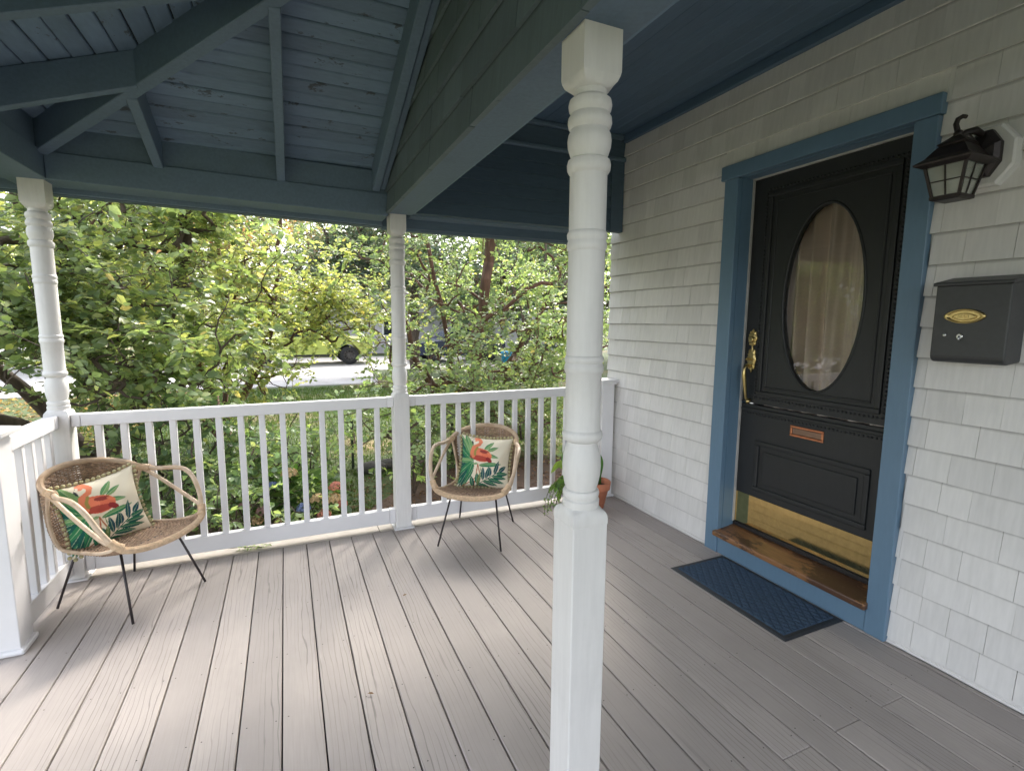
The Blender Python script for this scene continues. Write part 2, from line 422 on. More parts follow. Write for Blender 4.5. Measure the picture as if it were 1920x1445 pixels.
# ------------------------------------------------------------------ porch floor
PIT = 0.143; X0 = -1.219
floor_e = empty('porch_floor', (0, 0, 0), kind='structure')
MB().box(-1.32, 2.545, -2.6, 3.67, -0.06, -0.031).build('subfloor', M['dark'], floor_e)
butts = {24: [1.064], 22: [1.058], 20: [1.05]}
for k in range(0, 27):
    xa, xb = X0 + k * PIT + 0.0026, X0 + (k + 1) * PIT - 0.0026
    if xa > 2.52: break
    xb = min(xb, 2.527)
    ys = [-2.6] + [v for v in butts.get(24 if abs(xa + .07 - 2.154) < .072 else (22 if abs(xa + .07 - 1.86) < .072 else (20 if abs(xa + .07 - 1.575) < .072 else -1)), [])] + [3.512]
    for a, b in zip(ys[:-1], ys[1:]):
        xc = (xa + xb) / 2; yc = (a + b) / 2
        dz = random.uniform(-0.0008, 0.0008)
        o = MB().box(xa, xb, a + .0008, b - .0008, -0.03 + dz, dz).build('board', M['deck'], floor_e, (xc, yc, 0))
        bevel(o, 0.0035, 2)
for xa, xb in ((-1.32, 0.55), (0.553, 2.527)):
    bevel(MB().box(xa, xb, 3.516, 3.665, -0.03, 0.001).build('border_board', M['deckx'], floor_e, ((xa + xb) / 2, 3.59, 0)), 0.0035, 2)
bevel(MB().box(-1.362, -1.2215, -2.6, 3.512, -0.03, 0.0).build('board', M['deck'], floor_e, (-1.29, .45, 0)), 0.0035, 2)
mb = MB()
for k in range(0, 27):
    for j, yj in enumerate(np.arange(-0.1, 3.5, 0.406)):
        for s in (0.022, PIT - 0.024):
            x = X0 + k * PIT + s + random.uniform(-.004, .004); y = yj + random.uniform(-.012, .012)
            if x > 2.5 or y > 3.49 or random.random() < .12: continue
            r = 0.0027
            mb.poly([(x + r * math.cos(a), y + r * math.sin(a), 0.0012) for a in np.linspace(0, 2 * math.pi, 7)[:-1]])
tag(mb.build('screw', M['screw'], floor_e), kind='stuff')
MB().box(-1.36, 2.55, 3.60, 3.655, -0.40, -0.062).build('skirt_board', M['white'], floor_e)
MB().box(-1.36, -1.31, -2.6, 3.60, -0.40, -0.062).build('skirt_board', M['white'], floor_e)

# ------------------------------------------------------------------ house wall, shingles, door
house = empty('house', (2.54, 1.5, 0), label='white shingled house wall with black front door and blue trim', cat='house')
WX = 2.546
mb = MB()
mb.box(WX, WX + 0.12, -3.0, 1.365, -0.5, 3.4); mb.box(WX, WX + 0.12, 2.372, 3.665, -0.5, 3.4)
mb.box(WX, WX + 0.12, 1.366, 2.371, 2.372, 3.4); mb.box(WX, WX + 0.12, 1.366, 2.371, -0.5, 0.05)
mb.box(WX + 0.12, 8.0, 3.50, 3.665, -0.5, 3.4)
mb.build('wall', M['shingle_plain'], house)

def shingle_mesh(y0, y1, z0, z1, xf, xb, th=0.0165, jit=0.0015, flip=1):
    """one tapered shingle facing -X; butt edge at the bottom"""
    j = lambda: random.uniform(-jit, jit)
    zb0, zb1 = z0 + j(), z0 + j()
    t = th * 0.85
    tw = random.uniform(-.0005, .0005)
    p = [(xf + tw, y0, zb0), (xb, y0, zb0), (xb, y1, zb1), (xf - tw, y1, zb1),
         (xf + t, y0 + j() * .5, z1), (xb, y0, z1), (xb, y1, z1), (xf + t, y1 + j() * .5, z1)]
    return p

EXP = 0.1313; Z00 = 0.030
shl = []
sh_rng = random.Random(3)
for c in range(-1, 23):
    z0 = Z00 + EXP * c; z1 = min(z0 + EXP + 0.003, 2.905)
    if z0 > 2.9: break
    y = 3.655
    while y > -2.8:
        w = sh_rng.choice([.09, .11, .12, .13, .14, .155, .17, .19]) + sh_rng.uniform(-.012, .012)
        ya, yb = y - w, y
        if ya < -2.8: break
        gap = sh_rng.choice([.0006, .0008, .0012, .0018])
        a, b = ya + gap / 2, yb - gap / 2
        segs = [(a, b, max(z0, 0.0), z1)]
        if z0 < 2.35 and z1 > 0:      # side casings
            segs = [(max(a, q0), min(b, q1), max(z0, 0.004), z1) for q0, q1 in ((-9, 1.309), (2.434, 9)) if min(b, q1) - max(a, q0) > .012]
        elif z0 < 2.425:             # head casing
            out = []
            for q0, q1, zz in ((-9, 1.300, z0), (1.300, 2.462, 2.427), (2.462, 9, z0)):
                if min(b, q1) - max(a, q0) > .012 and z1 - zz > .01: out.append((max(a, q0), min(b, q1), zz, z1))
            segs = out
        for s in segs:
            shl.append(s)
        y = ya
def sh_score(s):
    q = project((2.54, (s[0] + s[1]) / 2, (s[2] + s[3]) / 2))
    if q is None or not (-60 < q[0] < 1980 and -60 < q[1] < 1500): return 0
    d = (s[1] + s[0]) / 2
    return (s[1] - s[0]) * (s[3] - s[2]) * 2.54 / (2.54 ** 2 + d * d + ((s[2] + s[3]) / 2 - 1.49) ** 2) ** 1.5
shl.sort(key=sh_score, reverse=True)
rest = MB()
for i, s in enumerate(shl):
    xf = 2.5255 + random.uniform(-.0006, .0006)
    p = shingle_mesh(s[0], s[1], s[2], s[3], xf, WX - .0005)
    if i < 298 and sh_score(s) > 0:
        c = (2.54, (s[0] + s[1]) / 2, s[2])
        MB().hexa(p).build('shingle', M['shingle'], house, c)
    else: rest.hexa(p)
if rest.v: tag(rest.build('shingle_field', M['shingle_plain'], house), kind='stuff')
# trim strip under the porch ceiling
bevel(MB().box(2.508, 2.544, -2.8, 3.49, 2.885, 2.944).build('crown_strip', M['blueceil'], house), .004)
bevel(MB().box(2.5285, 2.5445, 2.46, 3.50, 0.002, 0.020).build('shoe_strip', M['shingle_plain'], house), .003)
bevel(MB().box(2.5285, 2.5445, -2.5, 1.30, 0.002, 0.020).build('shoe_strip', M['shingle_plain'], house), .003)

# casing
cas = MB().box(2.506, 2.545, 1.310, 1.402, 0.001, 2.345).build('door_casing', M['bluetrim'], house, (2.52, 1.36, 0)); bevel(cas, .003)
cas = MB().box(2.506, 2.545, 2.333, 2.434, 0.001, 2.345).build('door_casing', M['bluetrim'], house, (2.52, 2.38, 0)); bevel(cas, .003)
cas = MB().box(2.500, 2.545, 1.300, 2.460, 2.347, 2.430).build('head_casing', M['bluetrim'], house, (2.52, 1.88, 2.39)); bevel(cas, .003)
MB().box(2.545, 2.72, 1.384, 1.404, 0.06, 2.360).build('door_jamb', M['bluetrim'], house)
MB().box(2.545, 2.72, 2.331, 2.351, 0.06, 2.360).build('door_jamb', M['bluetrim'], house)
MB().box(2.545, 2.72, 1.384, 2.351, 2.345, 2.365).build('door_jamb', M['bluetrim'], house)
bevel(MB().box(2.512, 2.545, 1.4035, 2.3315, 0.001, 0.116).build('door_riser', M['bluetrim'], house), .002)
mb = MB(); mb.hexa([(2.478, 1.392, .117), (2.72, 1.406, .117), (2.72, 2.329, .117), (2.478, 2.350, .117), (2.478, 1.392, .150), (2.72, 1.406, .186), (2.72, 2.329, .186), (2.478, 2.350, .150)])
bevel(mb.build('door_sill', M['sill'], house), .007, 2)
bevel(MB().box(2.632, 2.70, 1.407, 2.328, .176, .202).build('door_sweep', M['black_metal'], house), .004)
# weather strip
MB().box(2.628, 2.642, 2.3225, 2.3305, .20, 2.344).build('weather_strip', M['strip'], house)
MB().box(2.628, 2.642, 1.4045, 2.3225, 2.3365, 2.3445).build('weather_strip', M['strip'], house)

DX = 2.645
door = MB()
cy, cz, ry, rz = 1.855, 1.615, .227, .503
# upper leaf with oval opening
NR = 64
def rect_pt(a, y0, y1, z0, z1):
    dy, dz = math.cos(a), math.sin(a)
    t = 9
    if dy > 1e-9: t = min(t, (y1 - cy) / dy)
    if dy < -1e-9: t = min(t, (y0 - cy) / dy)
    if dz > 1e-9: t = min(t, (z1 - cz) / dz)
    if dz < -1e-9: t = min(t, (z0 - cz) / dz)
    return (cy + dy * t, cz + dz * t)
angs = sorted([2 * math.pi * i / NR for i in range(NR)] + [math.atan2(z - cz, y - cy) % (2 * math.pi) for y in (1.418, 2.329) for z in (.992, 2.340)])
o1 = [rect_pt(a, 1.418, 2.329, .992, 2.340) for a in angs]
e1 = []
for a in angs:
    t = 1 / math.sqrt((math.cos(a) / ry) ** 2 + (math.sin(a) / rz) ** 2)
    e1.append((cy + math.cos(a) * t, cz + math.sin(a) * t))
door.rings([[(DX + .04, y, z) for y, z in o1], [(DX, y, z) for y, z in o1], [(DX, y, z) for y, z in e1], [(DX + .04, y, z) for y, z in e1]], True, smooth=False)
door.box(DX, DX + .04, 1.418, 2.329, .204, .980)
door_o = door.build('front_door', M['door'], house, (DX, 1.42, .2))
def frame(mb, x0, x1, y0, y1, z0, z1, w):
    mb.box(x0, x1, y0, y1, z0, z0 + w); mb.box(x0, x1, y0, y1, z1 - w, z1)
    mb.box(x0 + .0004, x1, y0, y0 + w, z0 + w, z1 - w); mb.box(x0 + .0004, x1, y1 - w, y1, z0 + w, z1 - w)
mb = MB(); frame(mb, DX - .013, DX + .002, 1.500, 2.215, 1.045, 2.245, .028); bevel(mb.build('moulding', M['door'], door_o), .005, 2)
mb = MB(); frame(mb, DX - .006, DX + .002, 1.548, 2.168, 1.092, 2.198, .012); bevel(mb.build('moulding', M['door'], door_o), .003, 1)
# carved beads along the upper moulding
mb = MB()
for zz in (1.028, 2.262):
    for yy in np.arange(1.49, 2.23, .022): mb.sphere((DX - .001, yy, zz), .0068, 6, 4)
for yy in (1.485, 2.232):
    for zz in np.arange(1.03, 2.26, .022): mb.sphere((DX - .001, yy, zz), .0068, 6, 4)
for yy in np.arange(1.44, 2.31, .022): mb.sphere((DX - .001, yy, .925), .0068, 6, 4)
tag(mb.build('carved_bead', M['door'], door_o), kind='stuff')
mb = MB(); mb.box(DX - .010, DX + .002, 1.425, 2.322, .940, .962); bevel(mb.build('ledge_moulding', M['door'], door_o), .004)
mb = MB(); frame(mb, DX - .012, DX + .002, 1.515, 2.200, .445, .765, .030); bevel(mb.build('moulding', M['door'], door_o), .006, 2)
mb = MB(); mb.hexa([(DX - .001, 1.56, .49), (DX + .004, 1.56, .49), (DX + .004, 2.155, .49), (DX - .001, 2.155, .49), (DX - .001, 1.56, .72), (DX + .004, 1.56, .72), (DX + .004, 2.155, .72), (DX - .001, 2.155, .72)])
mb = MB(); mb.box(DX - .009, DX + .002, 1.575, 2.14, .505, .705); bevel(mb.build('raised_panel', M['door'], door_o), .009, 2)
# oval ring + glass + curtain
ring = []
for i in range(64):
    a = 2 * math.pi * i / 64
    pts = []
    for r_off, x in ((-.004, DX + .012), (-.004, DX - .003), (.000, DX - .0045), (.005, DX - .0045), (.009, DX - .002), (.010, DX + .001)):
        pts.append((x, cy + (ry + r_off) * math.cos(a), cz + (rz + r_off) * math.sin(a)))
    ring.append(pts)
mb = MB(); mb.rings(ring + [ring[0]], False); mb.build('oval_moulding', M['door'], door_o)
mb = MB(); mb.poly([(DX + .012, cy + (ry + .004) * math.cos(a), cz + (rz + .004) * math.sin(a)) for a in [-2 * math.pi * i / 64 for i in range(64)]])
mb.build('oval_pane', M['pane'], door_o)
rows = []
for z in np.linspace(.95, 2.30, 12):
    row = []
    for i in range(150):
        y = 1.50 + .72 * i / 149; u = i / 149
        amp = .034 + .006 * math.sin(z * 2)
        x = DX + .075 + amp * math.sin(u * 40 + 1.8 * math.sin(u * 9) + .35 * math.sin(z * 2.3)) + .005 * math.sin(u * 113 + z)
        row.append((x, y, z))
    rows.append(row)
mb = MB(); mb.rings(rows, False); mb.build('curtain', M['curtain'], door_o)
MB().box(DX + .12, DX + .14, 1.40, 2.34, .2, 2.34).build('door_backing', M['dark'], house)
# kick plate, letter plate, hardware
bevel(MB().box(DX - .0025, DX + .002, 1.424, 2.322, .207, .405).build('kick_plate', M['brass'], door_o), .0008)
mb = MB(); frame(mb, DX - .007, DX + .002, 1.772, 1.972, .842, .905, .013)
lp = bevel(mb.build('letter_plate', M['copper'], door_o, (DX, 1.87, .87)), .002)
bevel(MB().box(DX - .004, DX + .002, 1.785, 1.959, .855, .892).build('flap', M['copper_dark'], lp), .003)
def escutcheon(zc, h, w, name):
    mb = MB(); pr = []
    for t in np.linspace(0, 2 * math.pi, 41)[:-1]:
        k = 1 + .10 * math.cos(8 * t)
        pr.append((2.268 + w * math.cos(t) * k * (1 - .25 * abs(math.sin(t)) ** 3), zc + h * math.sin(t) * k))
    r0 = [(DX - .001, y, z) for y, z in pr]; r1 = [(DX - .008, y, z) for y, z in pr]
    r2 = [(DX - .013, 2.268 + (y - 2.268) * .62, zc + (z - zc) * .7) for y, z in pr]
    mb.rings([r0, r1, r2], True, False, True, smooth=False)
    for t in np.linspace(0, 2 * math.pi, 13)[:-1]:
        mb.sphere((DX - .012, 2.268 + w * .75 * math.cos(t), zc + h * .8 * math.sin(t)), .0055, 6, 4)
    return mb.build(name, M['brass_old'], door_o, (DX, 2.268, zc))
e = escutcheon(1.392, .052, .030, 'deadbolt')
MB().lathe([(0, .018), (-.012, .018), (-.016, .014)], (DX - .010, 2.268, 1.386), 20, 'X').build('keyhole_cylinder', M['brass_old'], e)
e = escutcheon(1.262, .075, .031, 'handle_plate')
mb = MB()
mb.tube([(DX - .01, 2.268, 1.222), (DX - .045, 2.268, 1.226), (DX - .062, 2.268, 1.205), (DX - .062, 2.268, 1.165), (DX - .052, 2.268, 1.11), (DX - .043, 2.268, 1.06), (DX - .034, 2.268, 1.02), (DX - .018, 2.268, 1.008), (DX - .002, 2.268, 1.006)],
        [.010, .010, .0095, .012, .0115, .0085, .0085, .010, .012], 10)
mb.sphere((DX - .014, 2.268, 1.000), .016, 10, 6)
mb.build('pull_handle', M['brass_old'], door_o)
mb = MB(); mb.tube([(DX - .01, 2.268, 1.262), (DX - .045, 2.268, 1.268), (DX - .055, 2.268, 1.262)], [.007, .006, .004], 8); mb.build('thumb_latch', M['brass_old'], door_o)

# ------------------------------------------------------------------ turned posts
PROF = [  # z, radius, squareness
 (.020, .054, 1), (.945, .054, 1), (.958, .054, 1), (.967, .0535, .95), (.975, .0525, .80), (.981, .0515, .5), (.985, .0505, .15), (.987, .049, 0),
 (.990, .050, 0), (1.006, .0505, 0), (1.010, .0465, 0), (1.016, .0485, 0), (1.026, .050, 0), (1.033, .0475, 0), (1.036, .0445, 0),
 (1.048, .0465, 0), (1.075, .0505, 0), (1.100, .0520, 0), (1.130, .0505, 0), (1.155, .0455, 0), (1.166, .0430, 0), (1.168, .0465, 0),
 (1.176, .0525, 0), (1.186, .0545, 0), (1.195, .0525, 0), (1.199, .0490, 0), (1.212, .0475, 0), (1.350, .0475, 0), (1.354, .0500, 0),
 (1.361, .0518, 0), (1.370, .0515, 0), (1.377, .0495, 0), (1.379, .0485, 0), (1.382, .0505, 0), (1.390, .0515, 0), (1.397, .0497, 0), (1.399, .0475, 0),
 (1.668, .0475, 0), (1.671, .0497, 0), (1.678, .0515, 0), (1.688, .0510, 0), (1.693, .0490, 0), (1.696, .0490, 0), (1.700, .0510, 0), (1.709, .0517, 0), (1.716, .0495, 0), (1.718, .0475, 0),
 (1.858, .0475, 0), (1.860, .0500, 0), (1.868, .0540, 0), (1.880, .0550, 0), (1.891, .0525, 0), (1.896, .0460, 0), (1.905, .0485, 0), (1.922, .0535, 0), (1.938, .0548, 0), (1.952, .0530, 0), (1.962, .0485, 0),
 (1.965, .0480, 0), (1.969, .0520, 0), (1.980, .0550, 0), (1.993, .0535, 0), (2.000, .0485, 0), (2.003, .0480, 0), (2.010, .0520, 0), (2.022, .0540, 0), (2.034, .0515, 0), (2.040, .0455, 0), (2.043, .0440, 0),
 (2.056, .0440, 0), (2.059, .0475, .05), (2.064, .0500, .35), (2.071, .0520, .70), (2.083, .0535, .92), (2.092, .054, 1), (2.205, .054, 1)]
PROF = [(z, (.0475 + (r - .0475) * (1.08 if r > .0475 else 1.9)) if q == 0 else r, q) for z, r, q in PROF]
def post_rings(prof, c, n=48):
    rs = []
    for z, r, q in prof:
        ring = []
        for j in range(n):
            a = 2 * math.pi * j / n
            ca, sa = math.cos(a), math.sin(a)
            sq = 1 / max(abs(ca), abs(sa))
            k = r * (1 + q * (sq - 1))
            ring.append((c[0] + k * ca, c[1] + k * sa, c[2] + z))
        rs.append(ring)
    return rs
def turned_post(x, y, label):
    t = empty('porch_post', (x, y, 0), label=label, cat='post')
    bevel(MB().box(x - .054, x + .054, y - .054, y + .054, 0.012, .945).build('square_base', M['post'], t), .004, 2)
    pr = [p for p in PROF if .945 <= p[0] <= 2.083]
    me = MB().rings(post_rings([(.940, .0525, 1)] + pr, (x, y, 0)), True, False, False)
    o = me.build('turned_shaft', M['post'], t)
    pr = [p for p in PROF if p[0] >= 2.083]
    o.data.set_sharp_from_angle(angle=R(35))
    me = MB().rings(post_rings(pr, (x, y, 0)), True, False, True)
    o = me.build('square_capital', M['post'], t); o.data.set_sharp_from_angle(angle=R(30))
    mb = MB(); mb.box(x - .072, x + .072, y - .072, y + .072, .001, .012)
    bevel(mb.build('base_plate', M['white'], t), .004, 2)
    return t
turned_post(.725, 1.155, 'nearest tall white turned porch post standing in front of the door wall')
turned_post(.722, 3.556, 'slim far white turned post in the middle of the back railing')
turned_post(-1.165, 3.556, 'white turned corner post behind the left wicker chair')

# square newel and wall half post
nw = empty('newel_post', (-1.20, 2.863, 0), label='short square white newel post with flat cap at left edge', cat='post')
bevel(MB().box(-1.264, -1.138, 2.800, 2.926, .004, .985).build('post_body', M['white'], nw), .004, 2)
mb = MB(); mb.hexa([(-1.296, 2.768, .985), (-1.106, 2.768, .985), (-1.106, 2.958, .985), (-1.296, 2.958, .985), (-1.296, 2.768, 1.006), (-1.106, 2.768, 1.006), (-1.106, 2.958, 1.006), (-1.296, 2.958, 1.006)])
bevel(mb.build('post_cap', M['white'], nw), .004, 2)
mb = MB(); mb.hexa([(-1.290, 2.774, 1.006), (-1.112, 2.774, 1.006), (-1.112, 2.952, 1.006), (-1.290, 2.952, 1.006), (-1.22, 2.843, 1.026), (-1.18, 2.843, 1.026), (-1.18, 2.883, 1.026), (-1.22, 2.883, 1.026)])
mb.build('cap_top', M['white'], nw)
mb = MB(); mb.box(-1.280, -1.122, 2.784, 2.942, .0015, .028); bevel(mb.build('base_trim', M['white'], nw), .010, 2)
hp = empty('wall_post', (2.445, 3.556, 0), label='square white half post with cap beside the shingle wall', cat='post')
bevel(MB().box(2.388, 2.502, 3.499, 3.613, .004, .985).build('post_body', M['white'], hp), .004, 2)
bevel(MB().box(2.370, 2.518, 3.481, 3.631, .970, .986).build('cap_collar', M['white'], hp), .004)
bevel(MB().box(2.362, 2.524, 3.473, 3.639, .986, 1.010).build('post_cap', M['white'], hp), .005, 2)
bevel(MB().box(2.370, 2.5195, 3.481, 3.631, .0015, .022).build('base_trim', M['white'], hp), .007, 2)

# railings
BAL = MB().box(-.0175, .0175, -.0175, .0175, 0, .760).mesh('baluster')
def railing(p0, p1, bals, label, group='white porch railings'):
    """p0,p1: end points (x,y); bals: distances along"""
    d = Vector((p1[0] - p0[0], p1[1] - p0[1], 0)); L = d.length; d.normalize(); nrm = Vector((-d.y, d.x, 0))
    t = empty('porch_railing', (p0[0], p0[1], 0), label=label, cat='railing', group=group)
    def bar(name, s0, s1, hw, z0, z1, bv=.004):
        q = [Vector((p0[0], p0[1], 0)) + d * s + nrm * w for s, w in ((s0, -hw), (s1, -hw), (s1, hw), (s0, hw))]
        mb = MB(); mb.hexa([(v.x, v.y, z0) for v in q] + [(v.x, v.y, z1) for v in q])
        return bevel(mb.build(name, M['white'], t), bv, 2)
    bar('top_rail', .044, L - .044, .029, .888, .956)
    bar('bottom_rail', .044, L - .044, .025, .042, .144)
    for a, b in ((.001, .043), (L - .043, L - .001)):
        bar('rail_bracket', a, b, .0305, .886, .9575); bar('rail_bracket', a, b, .0265, .040, .1455)
    for s in bals:
        q = Vector((p0[0], p0[1], 0)) + d * s
        o = link('baluster', BAL, M['white'], t, (q.x, q.y, .136)); bevel(o, .003, 1)
    return t
railing((-1.111, 3.556), (.668, 3.556), [(-.996 + .1195 * k) + 1.111 for k in range(14)], 'long white railing between corner post and slim far post')
railing((.776, 3.556), (2.388, 3.556), [(.919 + .1152 * k) - .776 for k in range(13)], 'white railing behind the second wicker chair, up to the wall post')
railing((-1.185, 2.926), (-1.185, 3.502), [.075 + .107 * k for k in range(5)], 'short white railing at left between newel and corner post')

# ------------------------------------------------------------------ roof of the corner bay
SL = 0.35; YE = 3.46; XE = -1.10; ZD = 2.466
def zb(y): return ZD + SL * (YE - y)
def zl(x): return ZD + SL * (x - XE)
XW = 0.640
roof = empty('porch_roof', (-.2, 2.5, 2.3), label='low hipped porch roof of grey blue boards over the left bay', cat='roof')
PB = 0.163
def roofboard_back(d0, d1):
    g = .0026
    d0 += g; d1 -= g
    ya, yb = YE - d0, YE - d1
    xa, xb = XE + d0, XE + d1
    if xa >= XW: return None
    th = .018
    if xb > XW: xb = XW
    return [(xa, ya, zb(ya)), (XW, ya, zb(ya)), (XW, yb, zb(yb)), (xb, yb, zb(yb)), (xa, ya, zb(ya) + th), (XW, ya, zb(ya) + th), (XW, yb, zb(yb) + th), (xb, yb, zb(yb) + th)]
def roofboard_left(d0, d1):
    g = .0026
    d0 += g; d1 -= g
    xa, xb = XE + d0, XE + d1
    ya, yb = YE - d0, YE - d1
    th = .018; y1 = -2.4
    return [(xa, y1, zl(xa)), (xb, y1, zl(xb)), (xb, yb, zl(xb)), (xa, ya, zl(xa)), (xa, y1, zl(xa) + th), (xb, y1, zl(xb) + th), (xb, yb, zl(xb) + th), (xa, ya, zl(xa) + th)]
nb = int((XW - XE) / (PB / 2)) + 1
for k in range(-1, nb):
    d0, d1 = k * PB / 2, (k + 1) * PB / 2
    p = roofboard_back(d0, d1)
    rise = random.uniform(0, .0035) + (.003 if k % 2 else 0)
    if p:
        p = [(x, y, z + rise) for x, y, z in p]
        o = MB().hexa(p).build('roof_board', M['blueroof'], roof, p[0]); bevel(o, .0045)
    p = roofboard_left(d0, min(d1, XW - XE))
    rise = random.uniform(0, .0035) + (.003 if k % 2 else 0)
    p = [(x, y, z + rise) for x, y, z in p]
    o = MB().hexa(p).build('roof_board', M['blueroofy'], roof, p[2]); bevel(o, .0045)
# outer roof deck
mb = MB()
e = 0.42
mb.hexa([(XE - e, YE + e, zb(YE + e) + .03), (1.0, YE + e, zb(YE + e) + .03), (1.0, YE - (1.0 - XE), zb(YE - (1.0 - XE)) + .03), (.999, YE - (1.0 - XE), zb(YE - (1.0 - XE)) + .03)] + [(XE - e, YE + e, zb(YE + e) + .06), (1.0, YE + e, zb(YE + e) + .06), (1.0, YE - (1.0 - XE), zb(YE - (1.0 - XE)) + .06), (.999, YE - (1.0 - XE), zb(YE - (1.0 - XE)) + .06)])
mb.hexa([(XE - e, -2.6, zl(XE - e) + .03), (1.0, -2.6, zl(1.0) + .03), (1.0, YE - (1.0 - XE), zl(1.0) + .03), (XE - e, YE + e, zl(XE - e) + .03)] + [(XE - e, -2.6, zl(XE - e) + .06), (1.0, -2.6, zl(1.0) + .06), (1.0, YE - (1.0 - XE), zl(1.0) + .06), (XE - e, YE + e, zl(XE - e) + .06)])
mb.build('roof_deck', M['roofgrey'], roof)
# rafters
def dz(x): return -.020 * (x - XE)
def rafter_back(x0, x1, yt, name='rafter', drop=.150):
    ya = 3.474
    p = []
    for z in (0, 1):
        for (x, y) in ((x0, ya), (x1, ya), (x1, yt), (x0, yt)):
            zz = zb(y) - (drop if z == 0 else -.002)
            p.append((x, y, zz))
    bevel(MB().hexa([p[3], p[2], p[1], p[0], p[7], p[6], p[5], p[4]]).build(name, M['bluebeam'], roof), .003)
rafter_back(-.004, .043, YE - (.02 - XE) + .02)
rafter_back(-.620, -.573, YE - (-.596 - XE) + .02)
rafter_back(.556, .603, 1.82)
rafter_back(.606, .640, 1.78, 'rake_moulding', .135)
def rafter_left(y0, y1, xt):
    p = []
    for z in (0, 1):
        for (x, y) in ((-1.098, y0), (xt, y0), (xt, y1), (-1.098, y1)):
            p.append((x, y, zl(x) - (.150 if z == 0 else -.002)))
    bevel(MB().hexa(p).build('rafter', M['bluebeam'], roof), .003)
for yy in (2.89, 2.25, 1.61, .97, .33, -.31, -.95):
    rafter_left(yy - .023, yy + .023, min(XE + (YE - yy) - .02, XW))
# hip rafter
hw = .027 / math.sqrt(2) * 1.15
L = XW - XE
p = []
for z in (0, 1):
    for (s, w) in ((0, -1), (L, -1), (L, 1), (0, 1)):
        x = XE + s + w * hw * 1; y = YE - s + w * hw
        zz = ZD + SL * s - (.150 if z == 0 else -.004)
        p.append((x, y, zz))
bevel(MB().hexa(p).build('hip_rafter', M['bluebeam'], roof), .003)
# back rim beam, frieze, soffit, fascia
def xbar(name, mat, x0, x1, y0, y1, z0, z1, parent=roof, bv=.003, tilt=True):
    a0 = dz(x0) if tilt else 0; a1 = dz(x1) if tilt else 0
    o = MB().hexa([(x0, y0, z0 + a0), (x1, y0, z0 + a1), (x1, y1, z0 + a1), (x0, y1, z0 + a0), (x0, y0, z1 + a0), (x1, y0, z1 + a1), (x1, y1, z1 + a1), (x0, y1, z1 + a0)]).build(name, mat, parent)
    return bevel(o, bv)
xbar('rim_beam', M['bluebeam'], -1.092, .652, 3.474, 3.690, 2.200, 2.338)
xbar('frieze_board', M['bluebeam'], -1.10, .652, 3.486, 3.505, 2.339, 2.478)
xbar('fascia_board', M['bluebeam'], -1.52, .652, 3.700, 3.722, 2.175, 2.42)
xbar('gutter', M['clap'], -1.52, .652, 3.724, 3.80, 2.170, 2.30)
def ybar(name, mat, x0, x1, y0, y1, z0, z1, parent=roof, bv=.003):
    return bevel(MB().box(x0, x1, y0, y1, z0, z1).build(name, mat, parent), bv)
ybar('rim_beam', M['bluebeam'], -1.29, -1.094, -2.4, 3.69, 2.2005, 2.338)
ybar('frieze_board', M['bluebeam'], -1.115, -1.102, -2.4, 3.484, 2.339, 2.476)
ybar('soffit_board', M['bluebeam'], -1.50, -1.293, -2.4, 3.69, 2.225, 2.245)
ybar('fascia_board', M['bluebeam'], -1.525, -1.503, -2.4, 3.699, 2.175, 2.40)

# beam with shingled gable above, parallel to the house wall
beam = empty('porch_beam', (.735, 1.2, 2.185), label='shingled blue porch beam running over the slim and nearest posts', cat='beam')
bevel(MB().box(.656, .818, -2.5, 3.50, 2.187, 2.300).build('beam', M['bluebeam'], beam), .004)
MB().box(.662, .80, -2.5, 3.50, 2.301, 3.40).build('sheathing', M['gable_plain'], beam)
bevel(MB().box(.8185, .836, -2.5, 3.49, 2.196, 2.30).build('beam_trim', M['bluetrim'], beam), .003)
bevel(MB().box(.805, .850, -2.5, 3.49, 2.880, 2.943).build('crown_strip', M['bluebeam'], beam), .008, 2)
gr = random.Random(5)
rest = MB(); cnt = 0
for c in range(7):
    z0 = 2.182 + .1372 * c; z1 = z0 + .140
    y = 3.497
    while y > -2.4:
        w = gr.choice([.14, .17, .2, .24, .28, .33]); a = max(y - w, -2.4)
        pp = shingle_mesh(a + .001, y - .001, z0, z1, .639 + gr.uniform(-.001, .001), .6615, .017)
        yc = (a + y) / 2
        vis = project((.645, yc, z0 + .07))
        top_y = YE - (z0 - ZD) / SL
        if vis and -50 < vis[1] < 1500 and yc > .7 and yc < 3.6 and (c < 2 or yc < top_y + .4):
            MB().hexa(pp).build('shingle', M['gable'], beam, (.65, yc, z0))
        else: rest.hexa(pp)
        y = a
tag(rest.build('shingle_field', M['gable_plain'], beam), kind='stuff')
MB().box(.784, .806, 1.150, 1.206, 2.168, 2.186).build('shim_block', M['rawwood'], beam)

# flat board ceiling over the door bay
ceil = empty('porch_ceiling', (1.68, .5, 2.945), kind='structure')
nbd = 21; bw = (2.546 - .80) / nbd
for k in range(nbd):
    xa, xb = .80 + k * bw + .0006, .80 + (k + 1) * bw - .0006
    o = MB().box(xa, xb, -2.6, 3.50, 2.945, 2.960).build('board', M['blueceil'], ceil, ((xa + xb) / 2, .5, 2.945)); bevel(o, .0022)
MB().box(.70, 3.2, -2.8, 3.9, 2.965, 3.02).build('roof_deck', M['roofgrey'], ceil)

